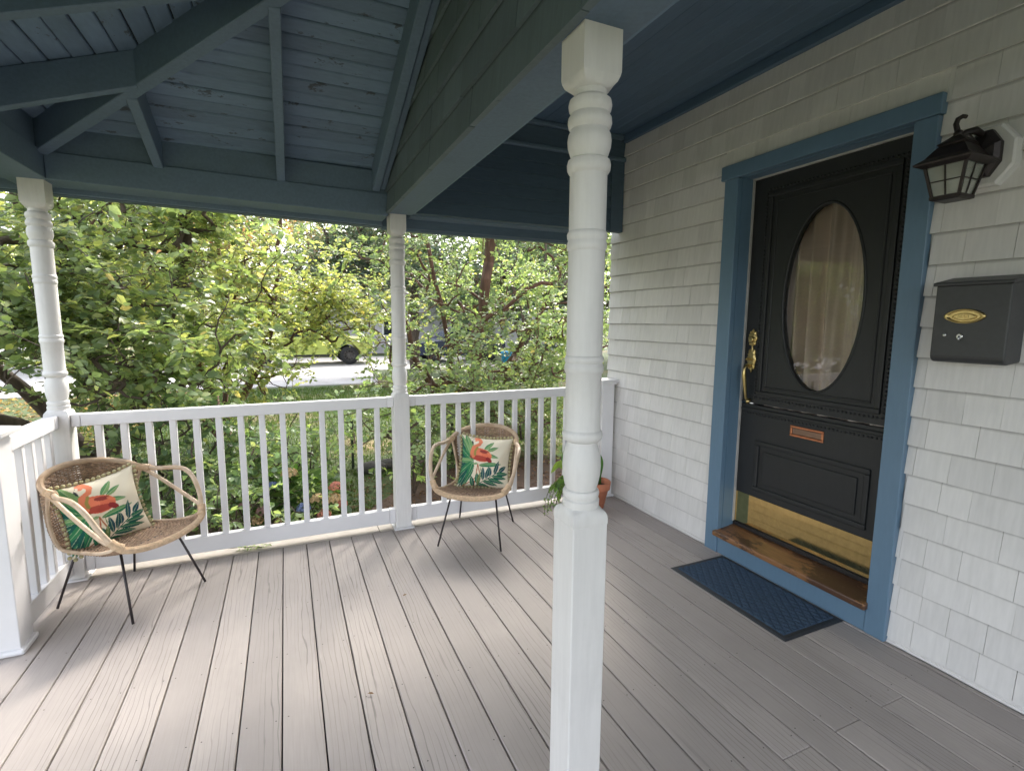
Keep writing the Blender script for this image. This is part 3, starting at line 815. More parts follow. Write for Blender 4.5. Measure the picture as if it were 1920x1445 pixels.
# closing panel over the back railing beside the house
pan = empty('end_panel', (1.68, 3.52, 2.2), label='dark blue clapboard end panel above the railing beside the house wall', cat='panel')
MB().box(.822, 2.544, 3.525, 3.56, 2.205, 2.944).build('backing', M['clap'], pan)
z = 2.205
for k in range(6):
    z1 = z + .0895
    p = [(.838, 3.498, z), (2.41, 3.498, z), (2.41, 3.525, z), (.838, 3.525, z), (.838, 3.516, z1 + .002), (2.41, 3.516, z1 + .002), (2.41, 3.525, z1 + .002), (.838, 3.525, z1 + .002)]
    MB().hexa(p).build('clapboard', M['clap'], pan, (1.6, 3.51, z)); z = z1
bevel(MB().box(.838, 2.544, 3.488, 3.525, 2.744, 2.775).build('ledge_strip', M['bluebeam'], pan), .006)
bevel(MB().box(.838, 2.544, 3.505, 3.525, 2.776, 2.905).build('frieze_board', M['clap'], pan), .003)
bevel(MB().box(.838, 2.508, 3.480, 3.525, 2.906, 2.944).build('crown_strip', M['bluebeam'], pan), .010, 2)
bevel(MB().box(2.412, 2.528, 3.494, 3.525, 2.203, 2.743).build('corner_board', M['clap'], pan), .003)
bevel(MB().box(.822, 2.40, 3.565, 3.690, 2.196, 2.212).build('soffit_board', M['bluebeam'], pan), .002)
bevel(MB().box(.655, 2.43, 3.700, 3.722, 2.135, 2.42).build('fascia_board', M['clap'], pan), .003)
bevel(MB().box(.655, 2.43, 3.724, 3.80, 2.122, 2.25).build('gutter', M['clap'], pan), .012, 2)
mb = MB(); mb.box(.70, 3.2, 3.5601, 3.85, 2.96, 2.964); mb.build('backing', M['roofgrey'], pan)

# ------------------------------------------------------------------ lamp, mailbox, mat
lamp = empty('wall_lamp', (2.53, 1.125, 2.13), label='black lantern wall lamp on a white octagonal block right of the door', cat='lamp')
oc = []
for x, r in ((2.535, .098), (2.492, .098), (2.484, .090)):
    oc.append([(x, 1.122 + r * .92 * math.cos(a), 2.125 + r * 1.22 * math.sin(a)) for a in [-math.pi / 8 - i * math.pi / 4 for i in range(8)]])
MB().rings(oc, True, False, True, smooth=False).build('mounting_block', M['shingle_plain'], lamp)
pl = []
for x, r in ((2.484, .068), (2.462, .068), (2.446, .052), (2.436, .02)):
    pl.append([(x, 1.128 + r * .85 * math.cos(a), 2.13 + r * 1.35 * math.sin(a)) for a in [-math.pi / 8 - i * math.pi / 4 for i in range(8)]])
MB().rings(pl, True, False, True, smooth=False).build('back_plate', M['lamp_metal'], lamp)
LX, LY = 2.365, 1.165
mb = MB()
mb.tube([(2.44, 1.130, 2.12), (2.42, 1.138, 2.16), (2.39, 1.152, 2.195), (LX, LY, 2.185)], [.016, .015, .014, .012], 8)
mb.tube([(2.45, 1.13, 2.20), (2.42, 1.14, 2.215), (2.39, 1.15, 2.205), (LX, LY, 2.19)], [.012, .014, .013, .012], 8)
mb.build('arm', M['lamp_metal'], lamp)
def sq(c, h, z): return [(c[0] - h, c[1] - h, z), (c[0] + h, c[1] - h, z), (c[0] + h, c[1] + h, z), (c[0] - h, c[1] + h, z)]
c = (LX, LY)
mb = MB(); mb.rings([sq(c, .071, 2.082), sq(c, .094, 2.092), sq(c, .096, 2.098), sq(c, .070, 2.118), sq(c, .052, 2.145), sq(c, .040, 2.160), sq(c, .046, 2.166), sq(c, .030, 2.180), sq(c, .012, 2.196)], True, True, True, smooth=False)
mb.build('hood', M['lamp_metal'], lamp)
mb = MB(); mb.tube([(LX, LY, 2.19), (LX - .002, LY + .004, 2.215), (LX - .004, LY + .010, 2.238), (LX - .002, LY + .006, 2.256), (LX, LY - .008, 2.262), (LX, LY - .020, 2.256)], [.012, .010, .0095, .009, .008, .007], 8)
mb.sphere((LX, LY, 2.20), .017, 8, 5); mb.build('scroll_finial', M['lamp_metal'], lamp)
HT, HB, ZT, ZB = .066, .044, 2.084, 1.972
def bar4(mb, a, b, r): mb.tube([a, b], r, 4, True, False)
mb = MB()
for sx in (-1, 1):
    for sy in (-1, 1): bar4(mb, (LX + sx * HT, LY + sy * HT, ZT), (LX + sx * HB, LY + sy * HB, ZB), .0065)
for s in (-1, 1):
    for ax in (0, 1):
        f = (lambda u, h: (LX + s * h, LY + u * h)) if ax == 0 else (lambda u, h: (LX + u * h, LY + s * h))
        a = f(0, HT); b = f(0, HB); bar4(mb, (*a, ZT), (*b, ZB), .0032)
        hm = (HT + HB) / 2; a = f(-1, hm); b = f(1, hm); bar4(mb, (*a, (ZT + ZB) / 2), (*b, (ZT + ZB) / 2), .0028)
mb.build('cage', M['lamp_metal'], lamp)
for s, ax in ((-1, 0), (1, 0), (-1, 1), (1, 1)):
    f = (lambda u, h: (LX + s * h * .96, LY + u * h * .96)) if ax == 0 else (lambda u, h: (LX + u * h * .96, LY + s * h * .96))
    q = [(*f(-1, HB), ZB), (*f(1, HB), ZB), (*f(1, HT), ZT), (*f(-1, HT), ZT)]
    MB().poly(q).build('pane', M['lampglass'], lamp)
mb = MB(); mb.rings([sq(c, .040, 1.958), sq(c, .050, 1.962), sq(c, .051, 1.974), sq(c, .046, 1.976)], True, True, True, smooth=False); mb.build('bottom_frame', M['lamp_metal'], lamp)
MB().lathe([(0, .012), (.05, .014), (.075, .008)], (LX, LY, 1.976), 10).build('bulb', M['lens'], lamp)

mbx = empty('mailbox', (2.475, 1.08, 1.33), label='black wall mailbox with brass oval plate right of the door', cat='mailbox')
# body with rounded lower front edge
prof = [(2.533, 1.345), (2.533, 1.655), (2.412, 1.640)]
for a in np.linspace(0, math.pi / 2, 6): prof.append((2.412 + .03 - .03 * math.cos(a), 1.365 - .03 * math.sin(a)))
mb = MB(); ya, yb = .965, 1.205
r0 = [(x, ya, z) for x, z in prof]; r1 = [(x, yb, z) for x, z in prof]
mb.rings([r0, r1], True, True, True, smooth=False); bevel(mb.build('box_body', M['mailbox'], mbx), .006, 2)
mb = MB(); mb.hexa([(2.402, .957, 1.636), (2.536, .957, 1.652), (2.536, 1.213, 1.652), (2.402, 1.213, 1.636), (2.402, .957, 1.650), (2.536, .957, 1.676), (2.536, 1.213, 1.676), (2.402, 1.213, 1.650)])
bevel(mb.build('lid', M['mailbox'], mbx), .004, 2)
def oval(name, mat, x0, x1, yc, zc, a, b, parent, inner=None):
    mb = MB(); n = 40
    rr = [2 * math.pi * -i / n for i in range(n)]
    P_ = lambda x, k: [(x, yc + a * k * math.cos(t), zc + b * k * math.sin(t) * (1 - .18 * math.cos(t) ** 2)) for t in rr]
    if inner: mb.rings([P_(x0, 1), P_(x1, .97), P_(x1 - .002, .90), P_(x1, .80), P_(x0 - .001, .74)], True, False, True)
    else: mb.rings([P_(x0, 1), P_(x1, .95), P_(x1 - .001, .8)], True, False, True)
    return mb.build(name, mat, parent, (x0, yc, zc))
op = oval('oval_plate', M['brass_old'], 2.4115, 2.403, 1.100, 1.518, .067, .029, mbx, True)
oval('centre_boss', M['brass_old'], 2.4105, 2.405, 1.100, 1.516, .040, .014, op)
def text_mesh(body, size, extr):
    cu = bpy.data.curves.new('t', 'FONT'); cu.body = body; cu.size = size; cu.extrude = extr; cu.align_x = 'CENTER'; cu.align_y = 'CENTER'
    o = bpy.data.objects.new('t', cu); COL.objects.link(o)
    dg = bpy.context.evaluated_depsgraph_get(); me = bpy.data.meshes.new_from_object(o.evaluated_get(dg))
    bpy.data.objects.remove(o); return me
me = text_mesh('MAIL', .020, .0012)
me.transform(Matrix(((0, 0, 1, 0), (-1, 0, 0, 0), (0, 1, 0, 0), (0, 0, 0, 1))))
link('lettering', me, M['brass_old'], op, (2.4035, 1.100, 1.516))
MB().lathe([(0, .011), (-.004, .011), (-.006, .008)], (2.4115, 1.108, 1.440), 16, 'X').build('lock', M['silver'], mbx)
MB().tube([(2.408, 1.108, 1.441), (2.400, 1.107, 1.432), (2.403, 1.107, 1.424)], [.004, .004, .003], 6).build('lock_key_tab', M['silver'], mbx)
MB().sphere((2.4115, 1.160, 1.444), .007, 8, 6, (.6, 1, 1)).build('rivet', M['silver'], mbx)

mat_e = empty('doormat', (2.306, 1.89, 0), label='blue doormat with quilted pattern and black rubber edge before the door', cat='doormat')
mx0, mx1, my0, my1 = 2.082, 2.508, 1.496, 2.280
mb = MB(); mb.hexa([(mx0, my0, .0015), (mx1, my0, .0015), (mx1, my1, .0015), (mx0, my1, .0015), (mx0 + .012, my0 + .012, .007), (mx1 - .012, my0 + .012, .007), (mx1 - .012, my1 - .012, .007), (mx0 + .012, my1 - .012, .007)])
mb.build('rubber_border', M['rubber'], mat_e)
nx, ny = 90, 160
xs = np.linspace(mx0 + .03, mx1 - .03, nx); ys_ = np.linspace(my0 + .032, my1 - .032, ny)
X, Y = np.meshgrid(xs, ys_, indexing='ij')
a = (X - mx0) / .045; b = (Y - my0) / .062
g = np.minimum(np.abs(((a + b) % 1) - .5), np.abs(((a - b) % 1) - .5)) * 2
Z = .0078 + .0055 * np.clip(g * 2.2, 0, 1)
Z[0, :] = Z[-1, :] = Z[:, 0] = Z[:, -1] = .006
mb = MB(); mb.rings([[(X[i, j], Y[i, j], Z[i, j]) for j in range(ny)] for i in range(nx)], False)
mb.build('carpet_pile', M['matblue'], mat_e)
# ------------------------------------------------------------------ rattan chairs
def interp(tab, v):
    ks = [t[0] for t in tab]
    return Vector([float(np.interp(v, ks, [t[1][i] for t in tab])) for i in range(3)])
def smooth_tab(tab, n=60):
    vs = np.linspace(tab[0][0], tab[-1][0], n)
    P_ = np.array([interp(tab, v) for v in vs])
    for _ in range(6):
        Q = P_.copy(); Q[1:-1] = (P_[:-2] + 2 * P_[1:-1] + P_[2:]) / 4; P_ = Q
    return [(v, p) for v, p in zip(vs, P_)]
EDGE = smooth_tab([(0, (.238, .262, .408)), (.08, (.236, .225, .380)), (.25, (.226, .13, .350)), (.5, (.208, -.06, .326)), (.62, (.204, -.165, .326)), (.72, (.214, -.195, .42)), (.85, (.230, -.175, .54)), (1, (.240, -.145, .632))])
CEN = smooth_tab([(0, (0, .305, .352)), (.25, (0, .16, .322)), (.5, (0, -.07, .306)), (.62, (0, -.225, .33)), (.72, (0, -.280, .42)), (.85, (0, -.312, .57)), (1, (0, -.334, .706))])
def surf(u, v):
    e = interp(EDGE, v); c = interp(CEN, v)
    s = math.sin(u * math.pi / 2); k = 1 - math.cos(u * math.pi / 2)
    return Vector((e[0] * s, c[1] + (e[1] - c[1]) * k, c[2] + (e[2] - c[2]) * k))
def wrapped(mb, pts, r, pitch=.0055, amp=.0011, n=8):
    pts = [Vector(p) for p in pts]
    L = [0]
    for a, b in zip(pts[:-1], pts[1:]): L.append(L[-1] + (b - a).length)
    k = max(4, int(L[-1] / (pitch / 2))); q = []; rr = []
    for i in range(k + 1):
        s = L[-1] * i / k
        q.append(Vector([float(np.interp(s, L, [p[j] for p in pts])) for j in range(3)])); rr.append(r + (amp if i % 2 else -amp))
    mb.tube(q, rr, n, True, False)
def curve(pts, n=24):
    """catmull-rom through points"""
    pts = [Vector(p) for p in pts]; P_ = [pts[0] * 2 - pts[1]] + pts + [pts[-1] * 2 - pts[-2]]; out = []
    m = len(pts) - 1
    for i in range(m):
        for j in range(n // m + 1):
            t = j / (n // m + 1); a, b, c, d = P_[i:i + 4]
            out.append(.5 * ((2 * b) + (c - a) * t + (2 * a - 5 * b + 4 * c - d) * t * t + (3 * b - a - 3 * c + d) * t ** 3))
    return out + [pts[-1]]

def make_chair(loc, ang, label):
    t = empty('wicker_chair', (loc[0], loc[1], 0), ang - math.pi / 2, label, 'chair', 'rattan tub chairs on the porch')
    ORG[t.name] = Vector((0, 0, 0))
    rw = random.Random(1)
    # wicker: stakes and weavers
    NU = 37; NV = 76
    mb = MB()
    us = np.linspace(-.985, .985, NU)
    nrm_cache = {}
    def nrm(u, v):
        e = .01
        a = surf(u + e, v) - surf(u - e, v); b = surf(u, min(v + e, 1)) - surf(u, max(v - e, 0))
        n_ = a.cross(b); return n_.normalized()
    for iu, u in enumerate(us):
        mb.tube([surf(u, v) for v in np.linspace(0.0, 1, 22)], .0034, 4, False)
    fine = []
    for i in range(NU - 1):
        fine += [us[i], (us[i] + us[i + 1]) / 2]
    fine.append(us[-1])
    for iv in range(NV):
        v = (iv + .5) / NV
        pts = []
        for k, u in enumerate(fine):
            p = surf(u, v + rw.uniform(-.0012, .0012))
            n_ = nrm(u, v)
            off = 0 if k % 2 else (.0042 if ((k // 2) + iv) % 2 else -.0042)
            pts.append(p + n_ * off)
        mb.tube(pts, .0055, 5, False)
    tag(mb.build('wicker_shell', M['weave'], t), kind='stuff')
    # back hoop
    hoop = [surf(u, 1.0) for u in np.linspace(-1, 1, 40)]
    mb = MB(); wrapped(mb, hoop, .0145); mb.build('back_hoop', M['rattan'], t)
    mb = MB(); wrapped(mb, [surf(u, 0.0) + Vector((0, .006, 0)) for u in np.linspace(-1, 1, 40)], .0165); mb.build('front_rim', M['cane'], t)
    for s in (-1, 1):
        arm = curve([(s * .236, -.160, .636), (s * .246, -.10, .634), (s * .266, -.04, .628), (s * .288, .05, .634), (s * .297, .115, .622), (s * .294, .170, .580), (s * .280, .220, .500), (s * .258, .250, .44), (s * .240, .268, .410)], 40)
        MB().tube(arm, .0125, 9).build('arm', M['rattan'], t)
        br = [(s * .240, -.150, .628), (s * .250, -.08, .600), (s * .262, .06, .525), (s * .268, .20, .452), (s * .262, .245, .428)]
        MB().tube(curve(br, 16), .0105, 8).build('arm_brace', M['rattan'], t)
        mb = MB(); wrapped(mb, [interp(EDGE, v) + Vector((s * interp(EDGE, v)[0] - interp(EDGE, v)[0], 0, 0)) if s > 0 else Vector((-interp(EDGE, v)[0], interp(EDGE, v)[1], interp(EDGE, v)[2])) for v in np.linspace(0, 1, 30)], .0085, .007); mb.build('side_rim', M['rattan'], t)
        mb = MB(); wrapped(mb, arm[0:8], .0185, .005, .0012, 10); mb.build('binding', M['cane'], t)
        mb = MB(); wrapped(mb, arm[-7:] + [Vector((s * .222, .285, .398))], .0195, .005, .0012, 10); mb.build('binding', M['cane'], t)
        MB().tube([(s * .150, .165, .335), (s * .213, .288, .004)], .0062, 8).build('leg', M['leg'], t)
        MB().tube([(s * .150, -.12, .318), (s * .206, -.219, .004)], .0062, 8).build('leg', M['leg'], t)
    mb = MB()
    mb.tube([(-.150, .165, .327), (.150, .165, .327)], .005, 6); mb.tube([(-.150, -.12, .312), (.150, -.12, .312)], .005, 6)
    mb.tube([(-.150, .165, .327), (-.150, -.12, .312)], .005, 6); mb.tube([(.150, .165, .327), (.150, -.12, .312)], .005, 6)
    mb.build('seat_support', M['leg'], t)
    return t
chair_a = make_chair((-.837, 3.214), R(-38.5), 'wicker tub chair in the left corner, facing right beside the newel')
chair_b = copy_tree(chair_a)
chair_b.location = (1.20, 3.244, 0); chair_b.rotation_euler = (0, 0, R(-123.8) - math.pi / 2)
chair_b['label'] = 'wicker tub chair right of the slim far post, facing the camera'

# cushions with printed front
def srgb(c): return tuple((x / 12.92 if x <= .04045 else ((x + .055) / 1.055) ** 2.4) for x in c)
def paint_print(U, V):
    """U right, V up, both 0..1; returns colours of the tropical print"""
    U = .5 + (U - .47) / 1.12; V = .5 + (V - .49) / 1.10
    Cc = np.zeros(U.shape + (3,)); Cc[:] = srgb((.90, .86, .77))
    def put(mask, col, k=1.0):
        Cc[mask] = Cc[mask] * (1 - k) + np.array(srgb(col)) * k
    def blade(u0, v0, u1, v1, w, col, vein=None, skew=.45):
        dx, dy = u1 - u0, v1 - v0; L = math.hypot(dx, dy); dx /= L; dy /= L
        a = ((U - u0) * dx + (V - v0) * dy) / L; b = (-(U - u0) * dy + (V - v0) * dx)
        wid = w * np.clip(np.sin(np.pi * np.clip(a, 0, 1) ** .8), 0, 1) ** .8
        m = (a > 0) & (a < 1) & (np.abs(b) < wid)
        put(m, col)
        if vein: put(m & (b > 0) & (np.abs(b) < wid * .9), vein, .6)
        put(m & (np.abs(b) < .0035), (.80, .85, .68), .5)
    def ell(u, v, ru, rv, ang, col, k=1):
        c, s = math.cos(ang), math.sin(ang)
        a = ((U - u) * c + (V - v) * s) / ru; b = (-(U - u) * s + (V - v) * c) / rv
        put(a * a + b * b < 1, col, k)
    def stroke(pts, w, col):
        pts = np.array(pts)
        for (a, b) in zip(pts[:-1], pts[1:]):
            d = b - a; L2 = (d ** 2).sum()
            t = np.clip(((U - a[0]) * d[0] + (V - a[1]) * d[1]) / L2, 0, 1)
            put(((U - a[0] - t * d[0]) ** 2 + (V - a[1] - t * d[1]) ** 2) < w * w, col)
    dk, md, lt, bl = (.05, .33, .29), (.18, .47, .30), (.48, .62, .40), (.10, .28, .34)
    # palm fan at left
    for i, (u1, v1, w) in enumerate([(.00, .97, .045), (.01, .87, .040), (.00, .76, .04), (.00, .64, .045), (.00, .52, .045), (.00, .38, .05), (.01, .22, .05), (.06, .07, .05), (.16, .02, .05), (.16, .99, .06)]):
        blade(.31, .50 + .02 * (i % 2), u1, v1, w * 1.4, (dk, md, lt, md, dk, md, dk, md, dk, lt)[i], (md, dk, md, dk, md, lt, md, dk, md, md)[i])
    for (u1, v1) in [(.02, .92), (.00, .82), (.00, .70), (.00, .58), (.00, .45), (.00, .30), (.03, .14), (.11, .04)]: blade(.30, .51, u1, v1, .05, dk, (.04, .26, .24))
    for i, (u1, v1) in enumerate([(.08, .96), (.01, .76), (.01, .52), (.02, .24), (.20, .03)]): blade(.30, .51, u1, v1, .045, (lt, md, lt, md, md)[i], md)
    blade(.50, .74, .66, .90, .04, lt, md); blade(.55, .72, .75, .80, .035, lt, md); blade(.52, .66, .78, .60, .035, lt, md)
    # bird
    stroke([(.375, .045), (.385, .20), (.40, .46)], .008, (.72, .40, .26)); stroke([(.40, .46), (.46, .27), (.30, .13), (.18, .06)], .008, (.70, .42, .26))
    ell(.44, .635, .205, .125, -.18, (.87, .45, .33)); ell(.36, .66, .10, .09, 0, (.90, .50, .37)); ell(.42, .575, .19, .050, -.10, (.62, .20, .18), .8); ell(.60, .55, .07, .04, -.7, (.55, .17, .17))
    ell(.50, .70, .085, .030, -.15, (.50, .17, .18), .85); ell(.60, .66, .06, .022, -.6, (.93, .55, .40), .7)
    stroke([(.30, .60), (.27, .68), (.30, .77), (.40, .83), (.43, .89), (.39, .935), (.33, .925)], .030, (.88, .52, .38))
    stroke([(.33, .63), (.33, .70), (.37, .77)], .018, (.62, .56, .30))
    ell(.335, .915, .035, .030, 0, (.90, .55, .42)); stroke([(.305, .905), (.275, .865), (.285, .83)], .013, (.18, .22, .24)); stroke([(.315, .915), (.29, .885)], .012, (.93, .88, .80))
    # wide light leaf, ferns
    blade(.42, .44, .84, .49, .042, md, lt); blade(.40, .47, .30, .46, .02, lt)
    stroke([(.36, .02), (.50, .13), (.66, .25), (.90, .42)], .006, dk)
    for (u0, v0, u1, v1) in [(.52, .17, .50, .42), (.57, .20, .62, .44), (.63, .25, .64, .42), (.72, .30, .79, .55), (.80, .35, .93, .47)]: blade(u0, v0, u1, v1, .036, bl, dk)
    for (u0, v0, u1, v1) in [(.52, .15, .78, .10), (.60, .20, .90, .16), (.68, .25, .94, .25), (.76, .30, .97, .34), (.44, .09, .66, .03), (.36, .04, .30, .24), (.42, .10, .40, .30)]: blade(u0, v0, u1, v1, .038, dk, md)
    blade(.46, .30, .43, .02, .03, (.40, .45, .25), md); stroke([(.46, .44), (.47, .30), (.43, .05)], .005, (.45, .50, .30))
    blade(.20, .10, .34, .42, .03, md, dk)
    return Cc
def make_cushion(center, az, tilt, roll, label):
    n = 132; Sx = .186; T = .072
    t = empty('cushion', center, 0, label, 'cushion', 'printed tropical bird cushions')
    ORG[t.name] = Vector((0, 0, 0))
    nv = Vector((math.cos(az) * math.cos(tilt), math.sin(az) * math.cos(tilt), math.sin(tilt)))
    r0 = Vector((-math.sin(az), math.cos(az), 0)); u0 = nv.cross(r0)
    r = r0 * math.cos(roll) + u0 * math.sin(roll); u = -r0 * math.sin(roll) + u0 * math.cos(roll)
    t.rotation_euler = Matrix((r, u, nv)).transposed().to_euler()
    g = np.linspace(-1, 1, n); A, B = np.meshgrid(g, g, indexing='ij')
    cr = np.random.default_rng(4)
    ph = random.uniform(0, 6); wr = .006 * np.sin(5 * A + 3 * B + ph) * np.cos(4 * B) + .004 * np.sin(9 * A - 7 * B + 2 * ph)
    H = T * (np.clip(1 - np.abs(A) ** 2.2, 0, 1) * np.clip(1 - np.abs(B) ** 2.2, 0, 1)) ** .55
    X = Sx * A * (1 - .11 * (1 - B ** 2)); Y = Sx * B * (1 - .11 * (1 - A ** 2))
    H2 = H + wr * (H / T)
    verts = np.stack([X, Y, H2], -1).reshape(-1, 3)
    idx = np.arange(n * n).reshape(n, n)
    f = np.stack([idx[:-1, :-1], idx[1:, :-1], idx[1:, 1:], idx[:-1, 1:]], -1).reshape(-1, 4)
    me = bpy.data.meshes.new('cover'); me.from_pydata(verts.tolist(), [], f.tolist()); me.polygons.foreach_set('use_smooth', [True] * len(f))
    ca = me.color_attributes.new('col', 'FLOAT_COLOR', 'POINT')
    cc = np.ones((n * n, 4), np.float32); cc[:, :3] = paint_print((A + 1) / 2, (B + 1) / 2).reshape(-1, 3); ca.data.foreach_set('color', cc.ravel())
    link('cover', me, M['pillow'], t)
    s = 5
    mb = MB(); mb.rings([[(X[i, j], Y[i, j], -H2[i, j] * .8) for j in range(n - 1, -1, -s)] for i in range(0, n, s) if True], False)
    mb.build('back_cover', M['pillow_back'], t)
    mb = MB()
    for k in range(15):
        a = -1 + 2 * (k + .5) / 15
        for (p, q) in ((a, 1), (a, -1), (1, a), (-1, a)):
            x = Sx * p * (1 - .11 * (1 - q * q)); y = Sx * q * (1 - .11 * (1 - p * p))
            ox, oy = (0, q * .009) if abs(q) == 1 else (p * .009, 0)
            mb.sphere((x + ox, y + oy, random.uniform(-.004, .004)), .0105, 8, 6)
    tag(mb.build('pompom_trim', M['pom'], t), kind='stuff')
    return t
make_cushion((-.928, 3.262, .474), R(-56), R(12), R(7), 'tropical bird cushion with pompom edge on the left corner chair')
make_cushion((1.262, 3.292, .487), R(-113), R(18), R(-5), 'tropical bird cushion with pompom edge on the chair by the slim post')

# ------------------------------------------------------------------ foliage tools
LT = np.array([(0, 0, 0), (.36, .5, .05), (.38, 0, -.03), (.36, -.5, .05), (.74, .34, .02), (.76, 0, -.06), (.74, -.34, .02), (1, 0, -.15)], np.float32)
LF = [(0, 2, 1), (0, 3, 2), (4, 5, 7), (5, 6, 7), (1, 2, 5, 4), (2, 3, 6, 5)]
def leaves_obj(name, pos, ax, nr, L, Wd, col, mat, parent, kind='stuff'):
    n = len(pos)
    ax = ax / np.linalg.norm(ax, axis=1)[:, None]
    nr = nr - ax * (nr * ax).sum(1)[:, None]; nr = nr / (np.linalg.norm(nr, axis=1)[:, None] + 1e-9)
    sd_ = np.cross(nr, ax)
    V = (pos[:, None] + LT[None, :, 0, None] * (ax * L[:, None])[:, None] + LT[None, :, 1, None] * (sd_ * Wd[:, None])[:, None] + LT[None, :, 2, None] * (nr * L[:, None])[:, None]).reshape(-1, 3)
    lv = np.concatenate([np.array(f) for f in LF]); ln = len(lv); nf = len(LF)
    loops = (lv[None] + 8 * np.arange(n)[:, None]).ravel()
    tot = np.tile([len(f) for f in LF], n); start = np.concatenate([[0], np.cumsum(tot)[:-1]])
    me = bpy.data.meshes.new(name)
    me.vertices.add(len(V)); me.vertices.foreach_set('co', V.astype(np.float32).ravel())
    me.loops.add(len(loops)); me.loops.foreach_set('vertex_index', loops.astype(np.int32))
    me.polygons.add(n * nf); me.polygons.foreach_set('loop_start', start.astype(np.int32)); me.polygons.foreach_set('loop_total', tot.astype(np.int32))
    me.polygons.foreach_set('use_smooth', np.ones(n * nf, bool))
    me.update(calc_edges=True)
    ca = me.color_attributes.new('col', 'FLOAT_COLOR', 'POINT')
    cc = np.ones((n, 8, 4), np.float32); cc[:, :, :3] = col[:, None]; ca.data.foreach_set('color', cc.ravel())
    o = link(name, me, mat, parent, ORG[parent.name] if parent is not None else (0, 0, 0))
    if parent is not None:
        me.transform(Matrix.Translation(-ORG[parent.name]))
    if kind: o['kind'] = kind
    return o

PAL = {  # (colour, weight)
 'plum': [((0.186, 0.250, 0.126), 5), ((0.241, 0.311, 0.146), 4), ((0.338, 0.373, 0.168), 2.4), ((0.130, 0.185, 0.098), 2), ((0.491, 0.416, 0.194), .12), ((0.477, 0.263, 0.159), .012)],
 'bright': [((0.238, 0.297, 0.134), 4), ((0.338, 0.373, 0.157), 4), ((0.419, 0.426, 0.189), 2), ((0.171, 0.230, 0.112), 2), ((0.549, 0.456, 0.187), .15)],
 'mid': [((0.172, 0.244, 0.129), 5), ((0.226, 0.304, 0.152), 4), ((0.301, 0.349, 0.171), 2), ((0.436, 0.376, 0.170), .1), ((0.122, 0.177, 0.099), 2)],
 'dark': [((0.091, 0.140, 0.089), 5), ((0.122, 0.174, 0.107), 4), ((0.152, 0.200, 0.127), 2), ((0.204, 0.176, 0.133), .7)],
 'hemlock': [((0.083, 0.126, 0.102), 5), ((0.114, 0.163, 0.127), 4), ((0.165, 0.173, 0.142), 1), ((0.229, 0.164, 0.133), .5)],
 'far': [((0.161, 0.214, 0.129), 5), ((0.215, 0.268, 0.146), 4), ((0.259, 0.275, 0.160), 2), ((0.113, 0.155, 0.090), 2)],
 'autumn': [((0.222, 0.252, 0.137), 4), ((0.505, 0.276, 0.178), 2.2), ((0.576, 0.254, 0.179), 1.3), ((0.278, 0.254, 0.131), 3)],
 'weed': [((0.227, 0.324, 0.146), 4), ((0.320, 0.407, 0.190), 3), ((0.165, 0.250, 0.124), 3)],
 'vine': [((0.140, 0.222, 0.121), 4), ((0.211, 0.288, 0.149), 3), ((0.300, 0.342, 0.171), 1.2), ((0.092, 0.147, 0.083), 2)],
}
def pick(pal, n, g):
    c = np.array([x[0] for x in PAL[pal]]); w = np.array([x[1] for x in PAL[pal]]); w = w / w.sum()
    return c[g.choice(len(c), n, p=w)] * g.uniform(.82, 1.18, (n, 1))

def wood_obj(name, P_, par, rad, mat, parent, sides=5):
    e = [i for i in range(len(P_)) if par[i] >= 0]
    a = np.array([P_[par[i]] for i in e]); b = np.array([P_[i] for i in e]); ra = np.array([min(rad[par[i]], rad[i] * 1.35) for i in e]); rb = np.array([rad[i] for i in e])
    d = b - a; L = np.linalg.norm(d, axis=1)[:, None] + 1e-9; d = d / L
    b = b + d * rb[:, None] * .5
    ref = np.where(np.abs(d[:, 2:3]) < .9, np.array([[0, 0, 1.]]), np.array([[1., 0, 0]]))
    u = np.cross(d, ref); u /= np.linalg.norm(u, axis=1)[:, None]; w = np.cross(d, u)
    an = np.arange(sides) * 2 * np.pi / sides
    ring = u[:, None] * np.cos(an)[None, :, None] + w[:, None] * np.sin(an)[None, :, None]
    V = np.concatenate([a[:, None] + ring * ra[:, None, None], b[:, None] + ring * rb[:, None, None]], 1).reshape(-1, 3)
    base = np.array([(j, (j + 1) % sides, sides + (j + 1) % sides, sides + j) for j in range(sides)])
    F = (base[None] + (2 * sides) * np.arange(len(e))[:, None, None]).reshape(-1, 4)
    me = bpy.data.meshes.new(name); me.vertices.add(len(V)); me.vertices.foreach_set('co', (V - np.array(ORG[parent.name])).astype(np.float32).ravel())
    me.loops.add(F.size); me.loops.foreach_set('vertex_index', F.ravel().astype(np.int32))
    me.polygons.add(len(F)); me.polygons.foreach_set('loop_start', np.arange(0, F.size, 4, dtype=np.int32)); me.polygons.foreach_set('loop_total', np.full(len(F), 4, np.int32))
    me.polygons.foreach_set('use_smooth', np.ones(len(F), bool)); me.update(calc_edges=True)
    return link(name, me, mat, parent, ORG[parent.name])

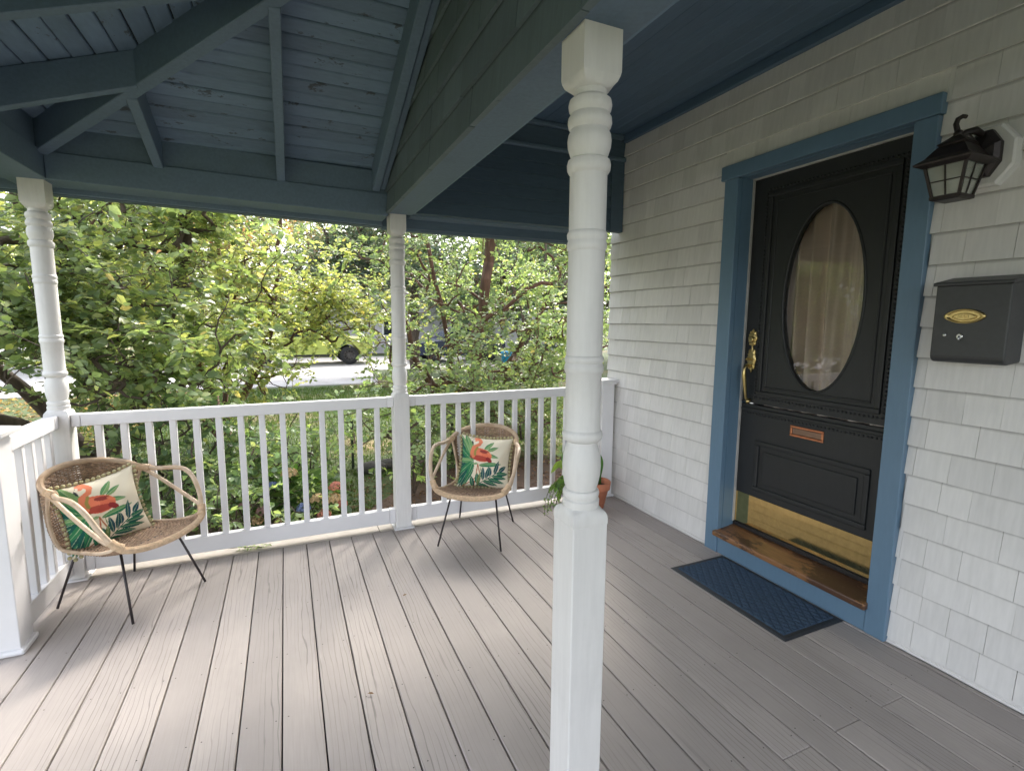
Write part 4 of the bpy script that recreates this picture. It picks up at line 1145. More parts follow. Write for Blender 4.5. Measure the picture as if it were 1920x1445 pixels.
def tree(name, label, cat, base, stems, lobes, ntips, seed, pal, leafL=.075, shoots=2.2, per=10, shootL=.30, twig=.0035, trunk_r=.1, group=None, droop=.15, mat=None, bark=None, aspect=.6, seg=.28, leafmat=None, hollow=.35, clump=.30):
    g = np.random.default_rng(seed)
    t = empty(name, base, 0, label, cat, group)
    B = np.array(base, float)
    P_ = []; par = []; isst = []
    stem_nodes = []
    for st in stems:
        pts = [B] + [B + np.array(q, float) for q in st]
        prev = -1
        for i in range(len(pts)):
            if i == 0:
                if not P_: P_.append(pts[0]); par.append(-1); stem_nodes.append(0)
                prev = 0; continue
            k = max(1, int(np.linalg.norm(pts[i] - pts[i - 1]) / .3))
            for s in range(1, k + 1):
                q = pts[i - 1] + (pts[i] - pts[i - 1]) * s / k + (g.normal(0, .02, 3) if s < k else 0)
                P_.append(q); par.append(prev); prev = len(P_) - 1; stem_nodes.append(prev)
    w = np.array([l[6] for l in lobes], float); w /= w.sum()
    li = g.choice(len(lobes), ntips, p=w)
    dirs = g.normal(0, 1, (ntips, 3)); dirs /= np.linalg.norm(dirs, axis=1)[:, None]
    rr = (hollow ** 3 + (1 - hollow ** 3) * g.random(ntips)) ** (1 / 3)
    lob = np.array([l[:6] for l in lobes], float)[li]
    tips = B + lob[:, :3] + dirs * rr[:, None] * lob[:, 3:6]
    nc = max(8, ntips // 13); ci = g.integers(0, nc, ntips); csz = clump * g.uniform(.6, 1.4, nc)
    tips = tips[:nc][ci] + g.normal(0, 1, (ntips, 3)) * csz[ci][:, None] * np.array([1, 1, .7])
    tips = tips[tips[:, 2] > -.30]
    cen = B + np.array([0, 0, lob[:, 2].mean() * .5])
    tips = tips[np.argsort(np.linalg.norm(tips - cen, axis=1))]
    tipnodes = []
    NP = np.zeros((len(P_) + len(tips) * 14, 3)); NP[:len(P_)] = P_; nn = len(P_)
    for tp in tips:
        d = np.linalg.norm(NP[1:nn] - tp, axis=1) + .45 * np.maximum(0, NP[1:nn, 2] - tp[2]) 
        j = int(np.argmin(d)) + 1
        a = NP[j]; L = np.linalg.norm(tp - a)
        k = int(min(12, max(2, math.ceil(L / seg))))
        pd = NP[j] - NP[par[j]] if par[j] >= 0 else np.array([0, 0, 1.])
        pd = pd / (np.linalg.norm(pd) + 1e-9)
        c = a + pd * L * .30 + (tp - a) * .25 + np.array([0, 0, .10 * L]) + g.normal(0, .06 * L, 3)
        prev = j
        for s in range(1, k + 1):
            u = s / k
            q = (1 - u) ** 2 * a + 2 * u * (1 - u) * c + u * u * tp
            NP[nn] = q; par.append(prev); prev = nn; nn += 1
        tipnodes.append(prev)
    P_ = NP[:nn]
    cnt = np.zeros(nn)
    for tnode in tipnodes: cnt[tnode] += 1
    for i in range(nn - 1, 0, -1):
        if par[i] >= 0: cnt[par[i]] += cnt[i]
    rad = twig * np.maximum(cnt, .6) ** .52
    big = rad.max(); rad = np.minimum(rad, trunk_r) if big > trunk_r else rad * 1
    for i in stem_nodes:
        f = 1 - .5 * min(1, (P_[i][2] - B[2]) / 4.0)
        rad[i] = max(rad[i], trunk_r * f * (.55 if len(stems) > 1 and i != 0 else 1) * (.8 if cnt[i] < 4 else 1))
    rad[0] = max(rad[0], trunk_r)
    wood_obj('trunk', P_, par, rad, bark or M['bark'], t)
    # leafy shoots around the tips and last twig nodes
    pos = []; ax = []; nr = []; Ls = []; cs = []
    sh_a = []; sh_b = []
    for tn in tipnodes:
        k = int(shoots) + (1 if g.random() < shoots % 1 else 0)
        d0 = P_[tn] - P_[par[tn]]; d0 = d0 / (np.linalg.norm(d0) + 1e-9)
        for s in range(k):
            st = P_[tn] if s == 0 else P_[par[tn]] + (P_[tn] - P_[par[tn]]) * g.random()
            dd = d0 * .7 + g.normal(0, .55, 3) + np.array([0, 0, .30 - droop]); dd /= np.linalg.norm(dd)
            L = shootL * g.uniform(.6, 1.3); m = max(3, int(per * g.uniform(.7, 1.3)))
            up = np.array([0, 0, 1.]) * .9 + g.normal(0, .45, 3)
            sidev = np.cross(dd, np.array([0, 0, 1.])); sidev /= (np.linalg.norm(sidev) + 1e-9)
            tint = g.uniform(.85, 1.18) * (1 + .22 * math.sin(2.1 * st[0] + 1.3 * st[2] + seed) * math.sin(1.7 * st[1] - 1.9 * st[2]))
            fr = (np.arange(m) + g.uniform(0, .6, m)) / m
            bend = np.array([0, 0, -1.]) * droop
            pp = st + dd * (fr * L)[:, None] + bend * ((fr ** 2) * L)[:, None]
            sg = np.where(np.arange(m) % 2 == 0, 1., -1.)
            aa = dd * .55 + sidev * (sg * g.uniform(.5, 1.1, m))[:, None] + np.array([0, 0, -.12]) + g.normal(0, .22, (m, 3))
            nn_ = up + g.normal(0, .55, (m, 3)) + np.array([-.10, -.30, 0])
            pos.append(pp); ax.append(aa); nr.append(nn_); Ls.append(leafL * g.uniform(.75, 1.2) * g.uniform(.5, 1.25, m) * (1 - .25 * (fr > .85)))
            cs.append(pick(pal, m, g) * tint)
            sh_a.append(st); sh_b.append(st + dd * L + bend * L)
    pos = np.concatenate(pos); ax = np.concatenate(ax); nr = np.concatenate(nr); Ls = np.concatenate(Ls); cs = np.concatenate(cs)
    leaves_obj('crown', pos, ax, nr, Ls, Ls * aspect * g.uniform(.85, 1.15, len(Ls)), np.clip(cs, 0, .6), leafmat or M['leaf'], t)
    if leafL < .13 and len(sh_a):
        n = len(sh_a); PP = np.concatenate([np.array(sh_a), np.array(sh_b)]); pr = [-1] * n + list(range(n)); rd = np.concatenate([np.full(n, twig * .55), np.full(n, twig * .35)])
        tag(wood_obj('twig', PP, pr, rd, bark or M['bark'], t, 3), kind='stuff')
    return t, len(pos)
GZ = -.40
nleaf = 0
# ------------------------------------------------------------------ ground, drive, street
mb = MB(); mb.rings([[(x, y, GZ) for x in np.linspace(-150, 150, 21)] for y in np.linspace(-120, 220, 21)], False)
g_o = mb.build('lawn', M['ground']); tag(g_o, kind='structure')
tag(MB().poly([(-14.0, 15.5, GZ + .012), (2.43, 15.58, GZ + .012), (2.80, 19.6, GZ + .012), (8.5, 19.7, GZ + .012), (8.5, 27, GZ + .012), (-14, 27, GZ + .012)]).build('driveway', M['concrete']), kind='structure')
mb = MB(); mb.hexa([(-14.0, 15.44, GZ - .05), (2.50, 15.52, GZ - .05), (2.50, 15.60, GZ - .05), (-14.0, 15.52, GZ - .05), (-14.0, 15.44, GZ + .03), (2.50, 15.52, GZ + .03), (2.50, 15.60, GZ + .03), (-14.0, 15.52, GZ + .03)])
mb.hexa([(2.42, 15.60, GZ - .05), (2.52, 15.60, GZ - .05), (2.88, 19.60, GZ - .05), (2.78, 19.60, GZ - .05), (2.42, 15.60, GZ + .03), (2.52, 15.60, GZ + .03), (2.88, 19.60, GZ + .03), (2.78, 19.60, GZ + .03)])
tag(mb.build('driveway_edge', M['concrete']), kind='structure')
tag(MB().poly([(-23, -60, GZ + .016), (-14.0, -60, GZ + .016), (-14.0, 120, GZ + .016), (-23, 120, GZ + .016)]).build('street', M['asphalt']), kind='structure')
pts = [(.95, 3.7), (2.4, 3.7), (4.4, 3.9), (4.6, 6.1), (2.6, 6.35), (1.35, 5.9), (.9, 5.3), (.55, 4.9), (-.9, 5.35), (-1.7, 5.1), (-1.7, 3.7)]
tag(MB().poly([(x, y, GZ + .008) for x, y in pts]).build('mulch_bed', M['mulch']), kind='structure')
# loose bark chips on the bed
g = np.random.default_rng(2); n = 2600
px_ = np.stack([g.uniform(.3, 4.0, n), g.uniform(3.75, 6.1, n), np.full(n, GZ + .014)], 1)
ax_ = np.concatenate([g.normal(0, 1, (n, 2)), g.uniform(-.1, .3, (n, 1))], 1); L_ = g.uniform(.02, .06, n)
cc_ = np.array([(.10, .055, .036), (.16, .09, .06), (.05, .03, .02), (.22, .14, .09)])[g.choice(4, n)] * g.uniform(.8, 1.2, (n, 1))
o = leaves_obj('bark_chips', px_, ax_, np.tile([0, 0, 1.], (n, 1)) + g.normal(0, .3, (n, 3)), L_, L_ * .45, cc_, M['petal'], None)
# grass blades on the lawn seen through the railing
n = 75000
gx = g.uniform(-4.2, 6.0, n); gy = 4.6 + 10.4 * g.random(n) ** 1.25
keep = ~((gx > .75) & (gy < 6.0)) & ~((gx > -1.7) & (gx < 1.0) & (gy < 5.0)); gx, gy = gx[keep], gy[keep]; n = len(gx)
hh = g.uniform(.025, .060, n) * (1 + .35 * (gy > 9)); an = g.uniform(0, 2 * np.pi, n)
bx = np.cos(an) * .0045 * (1 + gy * .06); by = np.sin(an) * .0045 * (1 + gy * .06); lx, ly = g.normal(0, .022, n), g.normal(0, .022, n)
V = np.stack([np.stack([gx - bx, gy - by, np.full(n, GZ)], 1), np.stack([gx + bx, gy + by, np.full(n, GZ)], 1), np.stack([gx + lx, gy + ly, GZ + hh], 1)], 1).reshape(-1, 3)
me = bpy.data.meshes.new('grass'); me.vertices.add(3 * n); me.vertices.foreach_set('co', V.astype(np.float32).ravel()); me.loops.add(3 * n); me.loops.foreach_set('vertex_index', np.arange(3 * n, dtype=np.int32))
me.polygons.add(n); me.polygons.foreach_set('loop_start', np.arange(0, 3 * n, 3, dtype=np.int32)); me.polygons.foreach_set('loop_total', np.full(n, 3, np.int32)); me.update(calc_edges=True)
ca = me.color_attributes.new('col', 'FLOAT_COLOR', 'POINT'); cc = np.ones((n, 3, 4), np.float32)
base = np.array([(.055, .100, .020), (.075, .125, .026), (.042, .078, .018), (.13, .12, .05)])[g.choice(4, n, p=[.42, .3, .23, .05])] * g.uniform(.8, 1.2, (n, 1)); cc[:, :, :3] = base[:, None]
ca.data.foreach_set('color', cc.ravel()); tag(link('grass', me, M['grass']), 'short green grass blades of the side lawn', 'grass', kind='stuff')

# dry grass and fallen leaves near the street
g = np.random.default_rng(12); n = 9000
lx_ = g.uniform(-13.8, -2.2, n); ly_ = 7.5 + 8.0 * g.random(n); L_ = g.uniform(.05, .12, n)
cc_ = np.array([(.34, .22, .11), (.26, .15, .07), (.20, .17, .07), (.12, .15, .05), (.42, .30, .16)])[g.choice(5, n)] * g.uniform(.75, 1.2, (n, 1))
leaves_obj('fallen_leaves', np.stack([lx_, ly_, np.full(n, GZ + .015)], 1), np.concatenate([g.normal(0, 1, (n, 2)), g.uniform(-.1, .5, (n, 1))], 1), np.tile([0, 0, 1.], (n, 1)) + g.normal(0, .4, (n, 3)), L_, L_ * .5, cc_, M['petal'], None)
tag(bpy.data.objects['fallen_leaves'], 'dry fallen leaves on the verge by the street', 'leaves'); tag(bpy.data.objects['bark_chips'], 'loose brown bark chips on the mulch bed', 'bark chips')
# ------------------------------------------------------------------ trees
TG = 'trees and tall shrubs beyond the railing'
# left multi-stem plum, trunks behind the corner chair
t, c = tree('plum_tree', 'dark multi stemmed tree behind the left corner post', 'tree', (-2.15, 7.6, GZ),
  [[(.05, -.1, 1.0), (-.15, -.5, 2.2), (-.3, -.9, 3.6)], [(-.25, 0, .5), (-.75, -.2, 1.3), (-1.4, -.6, 2.6), (-1.9, -.8, 3.6)], [(.3, -.1, .6), (.75, -.4, 1.4), (1.2, -.9, 2.6), (1.3, -1.2, 3.7)], [(-.35, -.3, .55), (-1.0, -1.2, 1.2), (-1.5, -2.0, 1.7)]],
  [(-.2, -1.2, 3.2, 2.4, 2.0, 1.5, 5), (-1.7, -1.5, 2.0, 1.2, 1.2, 1.2, 2.6), (1.2, -1.6, 2.2, 1.1, 1.0, 1.1, 2.4), (-1.5, -2.0, 1.15, .85, .7, .42, 1.4), (.35, -2.3, 1.75, .8, .5, .7, 1.3)], 1050, 21, 'plum', .086, 2.4, 12, .30, .0036, .15, TG, bark=M['bark'])
nleaf += c
# middle shrub-tree with reddish stems
t, c = tree('plum_tree', 'bright yellow green plum tree with thin reddish stems, mid left', 'tree', (-.95, 8.9, GZ),
  [[(-.1, 0, .7), (-.3, -.2, 1.5), (-.35, -.4, 2.8), (-.2, -.5, 4.0)], [(.25, 0, .6), (.65, -.3, 1.4), (.9, -.5, 2.6), (.95, -.6, 3.8)], [(-.4, -.1, .5), (-1.0, -.5, 1.0), (-1.7, -.8, 1.5)], [(.1, -.3, .8), (.25, -.9, 1.8), (.2, -1.2, 3.2)]],
  [(.0, -.9, 2.9, 1.55, 1.5, 1.7, 5), (.85, -.9, 2.1, .9, 1.0, .7, 1.2), (-.9, -1.0, 1.7, 1.0, 1.0, .8, 1.6), (1.1, -1.3, 1.35, 1.1, .6, .30, .7), (1.75, -.8, 2.2, .80, .7, .42, 1.5), (.0, -1.0, 5.2, 1.6, 1.4, 1.2, 2.0)], 950, 22, 'bright', .076, 2.4, 12, .30, .0034, .075, TG, bark=M['barkred'])
nleaf += c
# right vase shaped shrub tree in front of the slim post - nearest post gap
t, c = tree('plum_tree', 'vase shaped leafy plum tree between slim post and nearest post', 'tree', (2.55, 7.6, GZ),
  [[(-.1, 0, .8), (-.35, -.2, 1.8), (-.7, -.4, 3.2)], [(.15, 0, .8), (.3, -.1, 1.9), (.35, -.3, 3.4)], [(.4, 0, .7), (.95, -.2, 1.6), (1.6, -.4, 2.8)], [(-.35, -.1, .6), (-.9, -.4, 1.4), (-1.2, -.6, 2.4)]],
  [(.2, -.6, 2.9, 2.1, 1.5, 1.7, 5), (-.95, -.9, 1.7, .9, .9, .9, 1.8), (1.4, -.8, 1.6, 1.2, 1.0, .9, 2.0), (.1, -1.3, .75, 1.5, .6, .5, 2.4), (.3, -.4, 4.7, 1.7, 1.4, 1.1, 1.5), (1.9, -.5, 5.7, 1.5, 1.2, 1.2, 3.2)], 1450, 23, 'mid', .068, 2.5, 12, .27, .0034, .085, TG, bark=M['barkred'])  # last lobe: unseen high crown added to keep sun off the deck
nleaf += c
# low bushes along the fence on the right
t, c = tree('low_bush', 'low dark green bush behind the second chair', 'bush', (2.3, 6.7, GZ), [[(0, 0, .4)], [(.3, 0, .4)], [(-.3, 0, .4)]], [(0, 0, .55, 1.3, .5, .42, 1), (1.4, .1, .6, .8, .5, .42, .6)], 210, 24, 'mid', .062, 2, 9, .2, .003, .02, TG)
nleaf += c
t, c = tree('low_bush', 'yellow green bush just outside the railing right of the slim post', 'bush', (1.22, 5.35, GZ), [[(0, 0, .5)], [(.2, 0, .5)], [(-.2, 0, .5)]], [(0, 0, .60, .42, .35, .42, 1)], 80, 25, 'weed', .065, 2, 8, .16, .003, .015, TG)
nleaf += c
# climbing tangle on the left fence
t, c = tree('vine_thicket', 'dense leafy vines on the wire fence behind the corner chair', 'vine', (-1.15, 5.75, GZ), [[(0, 0, .7)], [(.5, 0, .7)], [(-.5, 0, .6)], [(.75, .05, .8)]], [(-.1, 0, .55, 1.0, .25, .52, 3), (.55, -.1, .6, .45, .3, .55, 1.4)], 230, 26, 'vine', .075, 2, 8, .18, .003, .012, TG, aspect=.85)
nleaf += c
# weeds with upright leafy stalks near the deck
for i, (x, y, h, s) in enumerate([(-.62, 4.55, .42, 31), (-.35, 4.75, .50, 32), (-.95, 4.60, .40, 33), (.18, 5.55, .55, 34), (-.10, 5.45, .5, 35)]):
    t, c = tree('weed_clump', ['yellow green weed clump under the railing by the left chair', 'taller light green weed clump left of the hydrangea', 'small leafy weed clump behind the corner chair', 'leafy stalks with narrow leaves behind the hydrangea', 'light stalks between hydrangea and wire fence'][i], 'weed', (x, y, GZ), [[(0, 0, h * .7)], [(.08, .03, h * .6)], [(-.08, 0, h * .6)]], [(0, 0, h * .72, .20, .16, h * .38, 1)], 34, s, 'weed', .075, 2, 7, .13, .0025, .007, 'weeds outside the railing', aspect=.42)
    nleaf += c
# dark trees further back
FG = 'background trees'
t, c = tree('hemlock_tree', 'dark hemlock with hanging branches above the lime pickup', 'tree', (4.6, 19.6, GZ), [[(0, 0, 3), (0, 0, 7), (0, 0, 10)]], [(-2.9, -.6, 3.9, 2.5, 1.4, 1.45, 5), (-.6, -.6, 3.9, 2.2, 1.4, 1.4, 3.4), (-1.8, -.6, 6.9, 3.2, 2, 2, 3.4), (-1.4, -.6, 9.0, 2.6, 2, 1.6, 1.5)], 1300, 41, 'hemlock', .15, 3, 14, .55, .006, .2, FG, droop=.5, aspect=.28, seg=.5, clump=.45)
nleaf += c
t, c = tree('dark_tree', 'dark leafed tree at the far left beyond the post', 'tree', (-5.6, 9.6, GZ), [[(0, 0, 1.5), (.2, 0, 3), (.3, 0, 5)], [(.3, -.2, 1.2), (1.1, -.5, 2.4)]], [(0, -.3, 3.6, 2.0, 2.0, 1.9, 4), (.5, -1.4, 2.0, 1.5, .9, .75, 1.6)], 420, 42, 'dark', .10, 2.4, 11, .36, .0042, .16, FG)
nleaf += c
spec = [(-17, 27, 9, 4.6, 'far'), (-10.5, 30, 11, 5, 'far'), (-6.3, 25.5, 9.5, 3.8, 'bright'), (-2.4, 31, 12, 4.8, 'autumn'), (1.5, 34, 13, 5, 'far'), (6.5, 37, 12, 5, 'dark'), (11.5, 31, 12, 5, 'far'), (9.4, 19.5, 9, 4.2, 'dark'), (14.5, 22, 11, 4.6, 'far'), (17, 33, 13, 6, 'far'), (-25, 34, 12, 6, 'far'), (-27, 16, 11, 5, 'far'), (6.2, 12.2, 6.5, 2.6, 'mid'), (23, 26, 12, 6, 'dark')]
lbl = ['round pale green tree across the street, far left', 'tall pale tree beyond the street behind the plum', 'bright green tree behind the left plum tree', 'tree with orange autumn leaves behind the plum trees', 'tall green tree behind the lime pickup', 'dark tall tree behind the grey neighbouring house', 'tall tree right of the grey house', 'dark dense tree behind the navy car', 'broad green tree beyond the navy car at right', 'very tall green tree at the far right back', 'large tree beyond the street at the left edge', 'tree beyond the street outside the left newel', 'leafy tree beside the house corner', 'dark tree in the far right distance']
for i, (x, y, h, r, pal) in enumerate(spec):
    near = y < 15
    t, c = tree('broadleaf_tree', lbl[i], 'tree', (x, y, GZ), [[(0, 0, h * .3), (.2, 0, h * .55), (.1, 0, h * .85)], [(r * .2, 0, h * .35), (r * .5, 0, h * .6)], [(-r * .2, 0, h * .35), (-r * .5, 0, h * .6)]],
        [(0, 0, h * .62, r, r * .9, h * .36, 3), (r * .4, -r * .3, h * .40, r * .65, r * .6, h * .25, 1.6), (-r * .4, -r * .3, h * .38, r * .6, r * .6, h * .25, 1.6), (0, -r * .2, h * .22, r * .8, r * .6, h * .14, 1.0)], 300 if near else 380, 60 + i, pal, .085 if near else .24, 2.4 if near else 3, 10 if near else 13, .3 if near else .75, .004 if near else .009, .12 if near else .25, FG, seg=.35 if near else .8, clump=.35 if near else .75, leafmat=None if near else M['leafdull'])
    nleaf += c
print('LEAVES', nleaf)

# ------------------------------------------------------------------ hydrangea with heads
hy = empty('hydrangea', (.02, 5.0, GZ), 0, 'hydrangea bush with faded pink and tan flower heads below the railing', 'hydrangea')
g = np.random.default_rng(8)
n = 420
th = g.uniform(0, 2 * np.pi, n); ph = np.arccos(g.uniform(.0, 1, n)); rr = g.uniform(.75, 1, n)
pos = np.stack([.02 + .46 * rr * np.sin(ph) * np.cos(th), 5.0 + .34 * rr * np.sin(ph) * np.sin(th), GZ + .10 + .40 * rr * np.cos(ph)], 1)
out = np.stack([np.sin(ph) * np.cos(th), np.sin(ph) * np.sin(th), .25 * np.cos(ph)], 1) + g.normal(0, .3, (n, 3))
cc_ = np.array([(.085, .170, .050), (.115, .205, .060), (.15, .24, .07), (.065, .13, .045)])[g.choice(4, n)] * g.uniform(.85, 1.15, (n, 1))
L_ = g.uniform(.08, .14, n)
leaves_obj('foliage', pos, out, np.stack([out[:, 0] * .3, out[:, 1] * .3, np.ones(n)], 1) + g.normal(0, .25, (n, 3)), L_, L_ * .68, cc_, M['leaf'], hy)
mb = MB()
heads = [(.36, 4.80, -.06, 0, .058), (.20, 4.72, -.13, 1, .062), (.33, 4.74, -.15, 1, .066), (.40, 4.78, -.22, 0, .05), (.24, 4.70, -.27, 0, .06), (.08, 4.66, -.17, 3, .055), (-.10, 4.72, -.30, 1, .06), (-.24, 4.74, -.18, 2, .055), (-.02, 4.95, .06, 1, .07), (-.16, 4.90, -.02, 3, .05), (-.30, 4.80, -.28, 1, .055), (.02, 4.64, -.32, 0, .055), (-.38, 4.85, -.15, 2, .05)]
hc = [(.55, .25, .20), (.58, .44, .28), (.30, .19, .19), (.20, .25, .48)]
for hx, hy_, hz, ci, hr in [(a_, b_ - .07, c_ + .04, d_, e_ * 1.1) for a_, b_, c_, d_, e_ in heads]:
    n = 150
    d = g.normal(0, 1, (n, 3)); d /= np.linalg.norm(d, axis=1)[:, None]; d[:, 2] = np.abs(d[:, 2]) * .9 - .15
    p = np.array([hx, hy_, hz]) + d * hr * g.uniform(.9, 1.05, (n, 1))
    tang = np.cross(d, g.normal(0, 1, (n, 3)))
    col = np.array(hc[ci]) * g.uniform(.7, 1.25, (n, 1)) * np.where(g.random(n) < .2, .7, 1)[:, None]
    leaves_obj('flower_head', p - tang / np.linalg.norm(tang, axis=1)[:, None] * .012, tang, d, np.full(n, .024), np.full(n, .020), np.clip(col, 0, .7), M['petal'], hy, None)
    mb.tube([(hx, hy_, hz), (hx * .6 + .01, hy_ * .6 + 5 * .4, hz * .4 + GZ * .6), (.02 + (hx - .02) * .2, 5.0, GZ)], .004, 4)
mb.build('stem', M['bark'], hy)

# wire fence
wf = empty('wire_fence', (0, 6.45, GZ), 0, 'low black wire garden fence across the lawn', 'fence')
def fl(x): return 6.30 + .22 * (x + .6) if x < 1.2 else 6.70 + .10 * (x - 1.2)
for x in (-3.4, -2.0, -.62, .72, 2.1, 3.6):
    o = MB().box(x - .014, x + .014, fl(x) - .014, fl(x) + .014, GZ - .1, GZ + .62).build('fence_post', M['greenpost'], wf, (x, fl(x), GZ))
mb = MB()
xs = np.arange(-3.4, 3.65, .055)
for x in xs: mb.tube([(x, fl(x), GZ + .02), (x, fl(x), GZ + .60)], .0016, 3, False)
for z in np.arange(.03, .62, .065): mb.tube([(x, fl(x), GZ + z) for x in xs[::4]], .0016, 3, False)
tag(mb.build('wire_mesh', M['wire'], wf), kind='stuff')
# garden light stake
gl_ = empty('garden_light', (.44, 5.1, GZ), 0, 'small black garden light stake beside the hydrangea', 'garden light')
MB().lathe([(0, .008), (.12, .010), (.122, .018), (.22, .036), (.235, .040), (.245, .02)], (.44, 5.1, GZ), 14).build('stake', M['black_metal'], gl_)
MB().lathe([(.245, .034), (.256, .034), (.262, .01)], (.44, 5.1, GZ), 14).build('lens_cap', M['glass_dark'], gl_)
# flat dark stones left of slim post base
for i, (x, y, s) in enumerate([(.92, 6.35, .16), (1.12, 6.45, .13)]):
    st = MB(); st.sphere((x, y, GZ + .05), s, 10, 7, (1.2, .8, .55)); tag(st.build('stone', M['roofgrey']), ['grey stone by the wire fence behind the slim post', 'smaller grey stone right of the other by the wire fence'][i], 'stone', 'stones by the fence')

# ------------------------------------------------------------------ potted plants behind the nearest post
pot = empty('terracotta_pot', (2.238, 3.33, 0), 0, 'terracotta pot with one broad leaf behind the nearest post', 'pot')
MB().lathe([(.003, .060), (.155, .094), (.158, .106), (.215, .112), (.220, .108), (.219, .098), (.16, .088), (.15, .05)], (2.238, 3.33, 0), 32, cap1=False).build('pot_body', M['terracotta'], pot)
MB().lathe([(.17, .02), (.178, .085), (.172, .092)], (2.238, 3.33, 0), 20).build('soil', M['soil'], pot)
def strap_leaf(parent, pts, w, name, col):
    pts = curve(pts, 12); n = len(pts)
    mb = MB(); rows = []
    for i, p in enumerate(pts):
        t = i / (n - 1); ww = w * math.sin(math.pi * min(1, .12 + t * .88)) ** .7
        d = (pts[min(i + 1, n - 1)] - pts[max(i - 1, 0)]).normalized(); s = d.cross(Vector((0, -1, .3))).normalized(); nn_ = s.cross(d)
        rows.append([p - s * ww + nn_ * ww * .25, p, p + s * ww + nn_ * ww * .25])
    mb.rings(rows, False)
    me = mb.mesh(name, ORG[parent.name]); ca = me.color_attributes.new('col', 'FLOAT_COLOR', 'POINT')
    for dd in ca.data: dd.color = (*col, 1)
    return link(name, me, M['leaf'], parent, ORG[parent.name])
for q, w, c in [([(2.238, 3.33, .17), (2.252, 3.33, .27), (2.270, 3.33, .36), (2.268, 3.33, .43)], .026, (.06, .15, .035)), ([(2.255, 3.33, .17), (2.21, 3.34, .30), (2.15, 3.33, .42)], .045, (.05, .13, .03)), ([(2.26, 3.34, .17), (2.25, 3.38, .33), (2.21, 3.41, .46)], .04, (.06, .14, .04))]:
    strap_leaf(pot, q, w, 'leaf', c)
pp = empty('trailing_plant', (2.06, 3.36, 0), 0, 'leafy plant trailing over a low pot, left of the terracotta pot', 'plant')
MB().lathe([(.003, .055), (.20, .085), (.205, .095), (.25, .098), (.25, .088), (.21, .08)], (2.06, 3.36, 0), 28, cap1=False).build('pot_body', M['terracotta'], pp)
MB().lathe([(.215, .02), (.222, .078), (.215, .084)], (2.06, 3.36, 0), 20).build('soil', M['soil'], pp)
for q, w, c in [([(2.05, 3.36, .22), (1.99, 3.36, .33), (1.95, 3.35, .42), (1.935, 3.34, .50)], .050, (.045, .14, .025)), ([(2.05, 3.35, .22), (1.97, 3.33, .34), (1.87, 3.31, .40), (1.80, 3.30, .34)], .030, (.16, .25, .05)), ([(2.05, 3.35, .22), (1.95, 3.32, .28), (1.87, 3.30, .26), (1.83, 3.29, .18)], .028, (.10, .20, .04)),
                ([(2.06, 3.36, .22), (2.05, 3.38, .36), (2.02, 3.40, .48)], .05, (.05, .14, .03)), ([(2.05, 3.35, .22), (1.94, 3.33, .24), (1.88, 3.31, .17), (1.87, 3.30, .10)], .024, (.12, .22, .05)), ([(2.05, 3.34, .22), (1.92, 3.31, .20), (1.84, 3.30, .24), (1.775, 3.29, .20)], .026, (.15, .25, .06))]:
    strap_leaf(pp, q, w, 'leaf', c)
g = np.random.default_rng(9); pos = []; mb = MB()
for k in range(7):
    x0 = 1.74 + .025 * k; pts = curve([(2.03, 3.33, .23), (x0 + .09, 3.30, .25 + .02 * (k % 3)), (x0 + .015, 3.285, .15), (x0, 3.28, .02 + .02 * (k % 4))], 30)
    mb.tube(pts, .0018, 4)
    for p in pts[10::2]:
        for s in range(2): pos.append(np.array(p) + g.normal(0, .006, 3))
mb.build('vine', M['bark'], pp)
pos = np.array(pos); n = len(pos); cc_ = np.array([(.17, .26, .10), (.22, .32, .13), (.12, .20, .08)])[g.choice(3, n)]
leaves_obj('vine_leaf', pos, g.normal(0, 1, (n, 3)) + np.array([0, -.4, -.4]), g.normal(0, 1, (n, 3)) + np.array([0, -1, .5]), np.full(n, .020), np.full(n, .014), cc_, M['leaf'], pp)
# stray sprig on the deck edge
sp = empty('leaf_sprig', (-.28, 3.56, 0), 0, 'small green sprig poking under the railing onto the deck', 'sprig')
g = np.random.default_rng(3); n = 26
pos = np.stack([-.34 + .18 * g.random(n), 3.55 + .05 * g.random(n), .006 + .02 * g.random(n)], 1)
leaves_obj('leaf', pos, g.normal(0, 1, (n, 3)) * np.array([1, .6, .2]) + np.array([.5, -.5, 0]), np.tile([0, 0, 1.], (n, 1)) + g.normal(0, .2, (n, 3)), np.full(n, .030), np.full(n, .015), pick('weed', n, g), M['leaf'], sp)
MB().tube([(-.42, 3.62, .01), (-.30, 3.58, .016), (-.20, 3.55, .012)], .002, 4).build('stem', M['bark'], sp)

for i, (x, y, a) in enumerate([(.52, 2.60, .4), (1.02, 1.52, 2.0), (.80, 1.28, 1.1), (.26, 1.92, 2.7), (-.35, 1.62, .2)]):
    n = 1; lf = leaves_obj('dry_leaf', np.array([[x, y, .006]]), np.array([[math.cos(a), math.sin(a), .12]]), np.array([[.1, .1, 1.]]), np.array([.026]), np.array([.013]), np.array([[.16, .09, .05]]), M['petal'], None, None)
    tag(lf, ['tiny dry leaf on the deck in front of the chair by the slim post', 'tiny dry leaf on the deck right of the nearest post foot', 'tiny dry leaf on the deck beside the nearest post', 'tiny dry leaf on the open middle of the deck', 'tiny dry leaf on the deck left of the middle'][i], 'leaf', 'dry leaf bits on the deck')
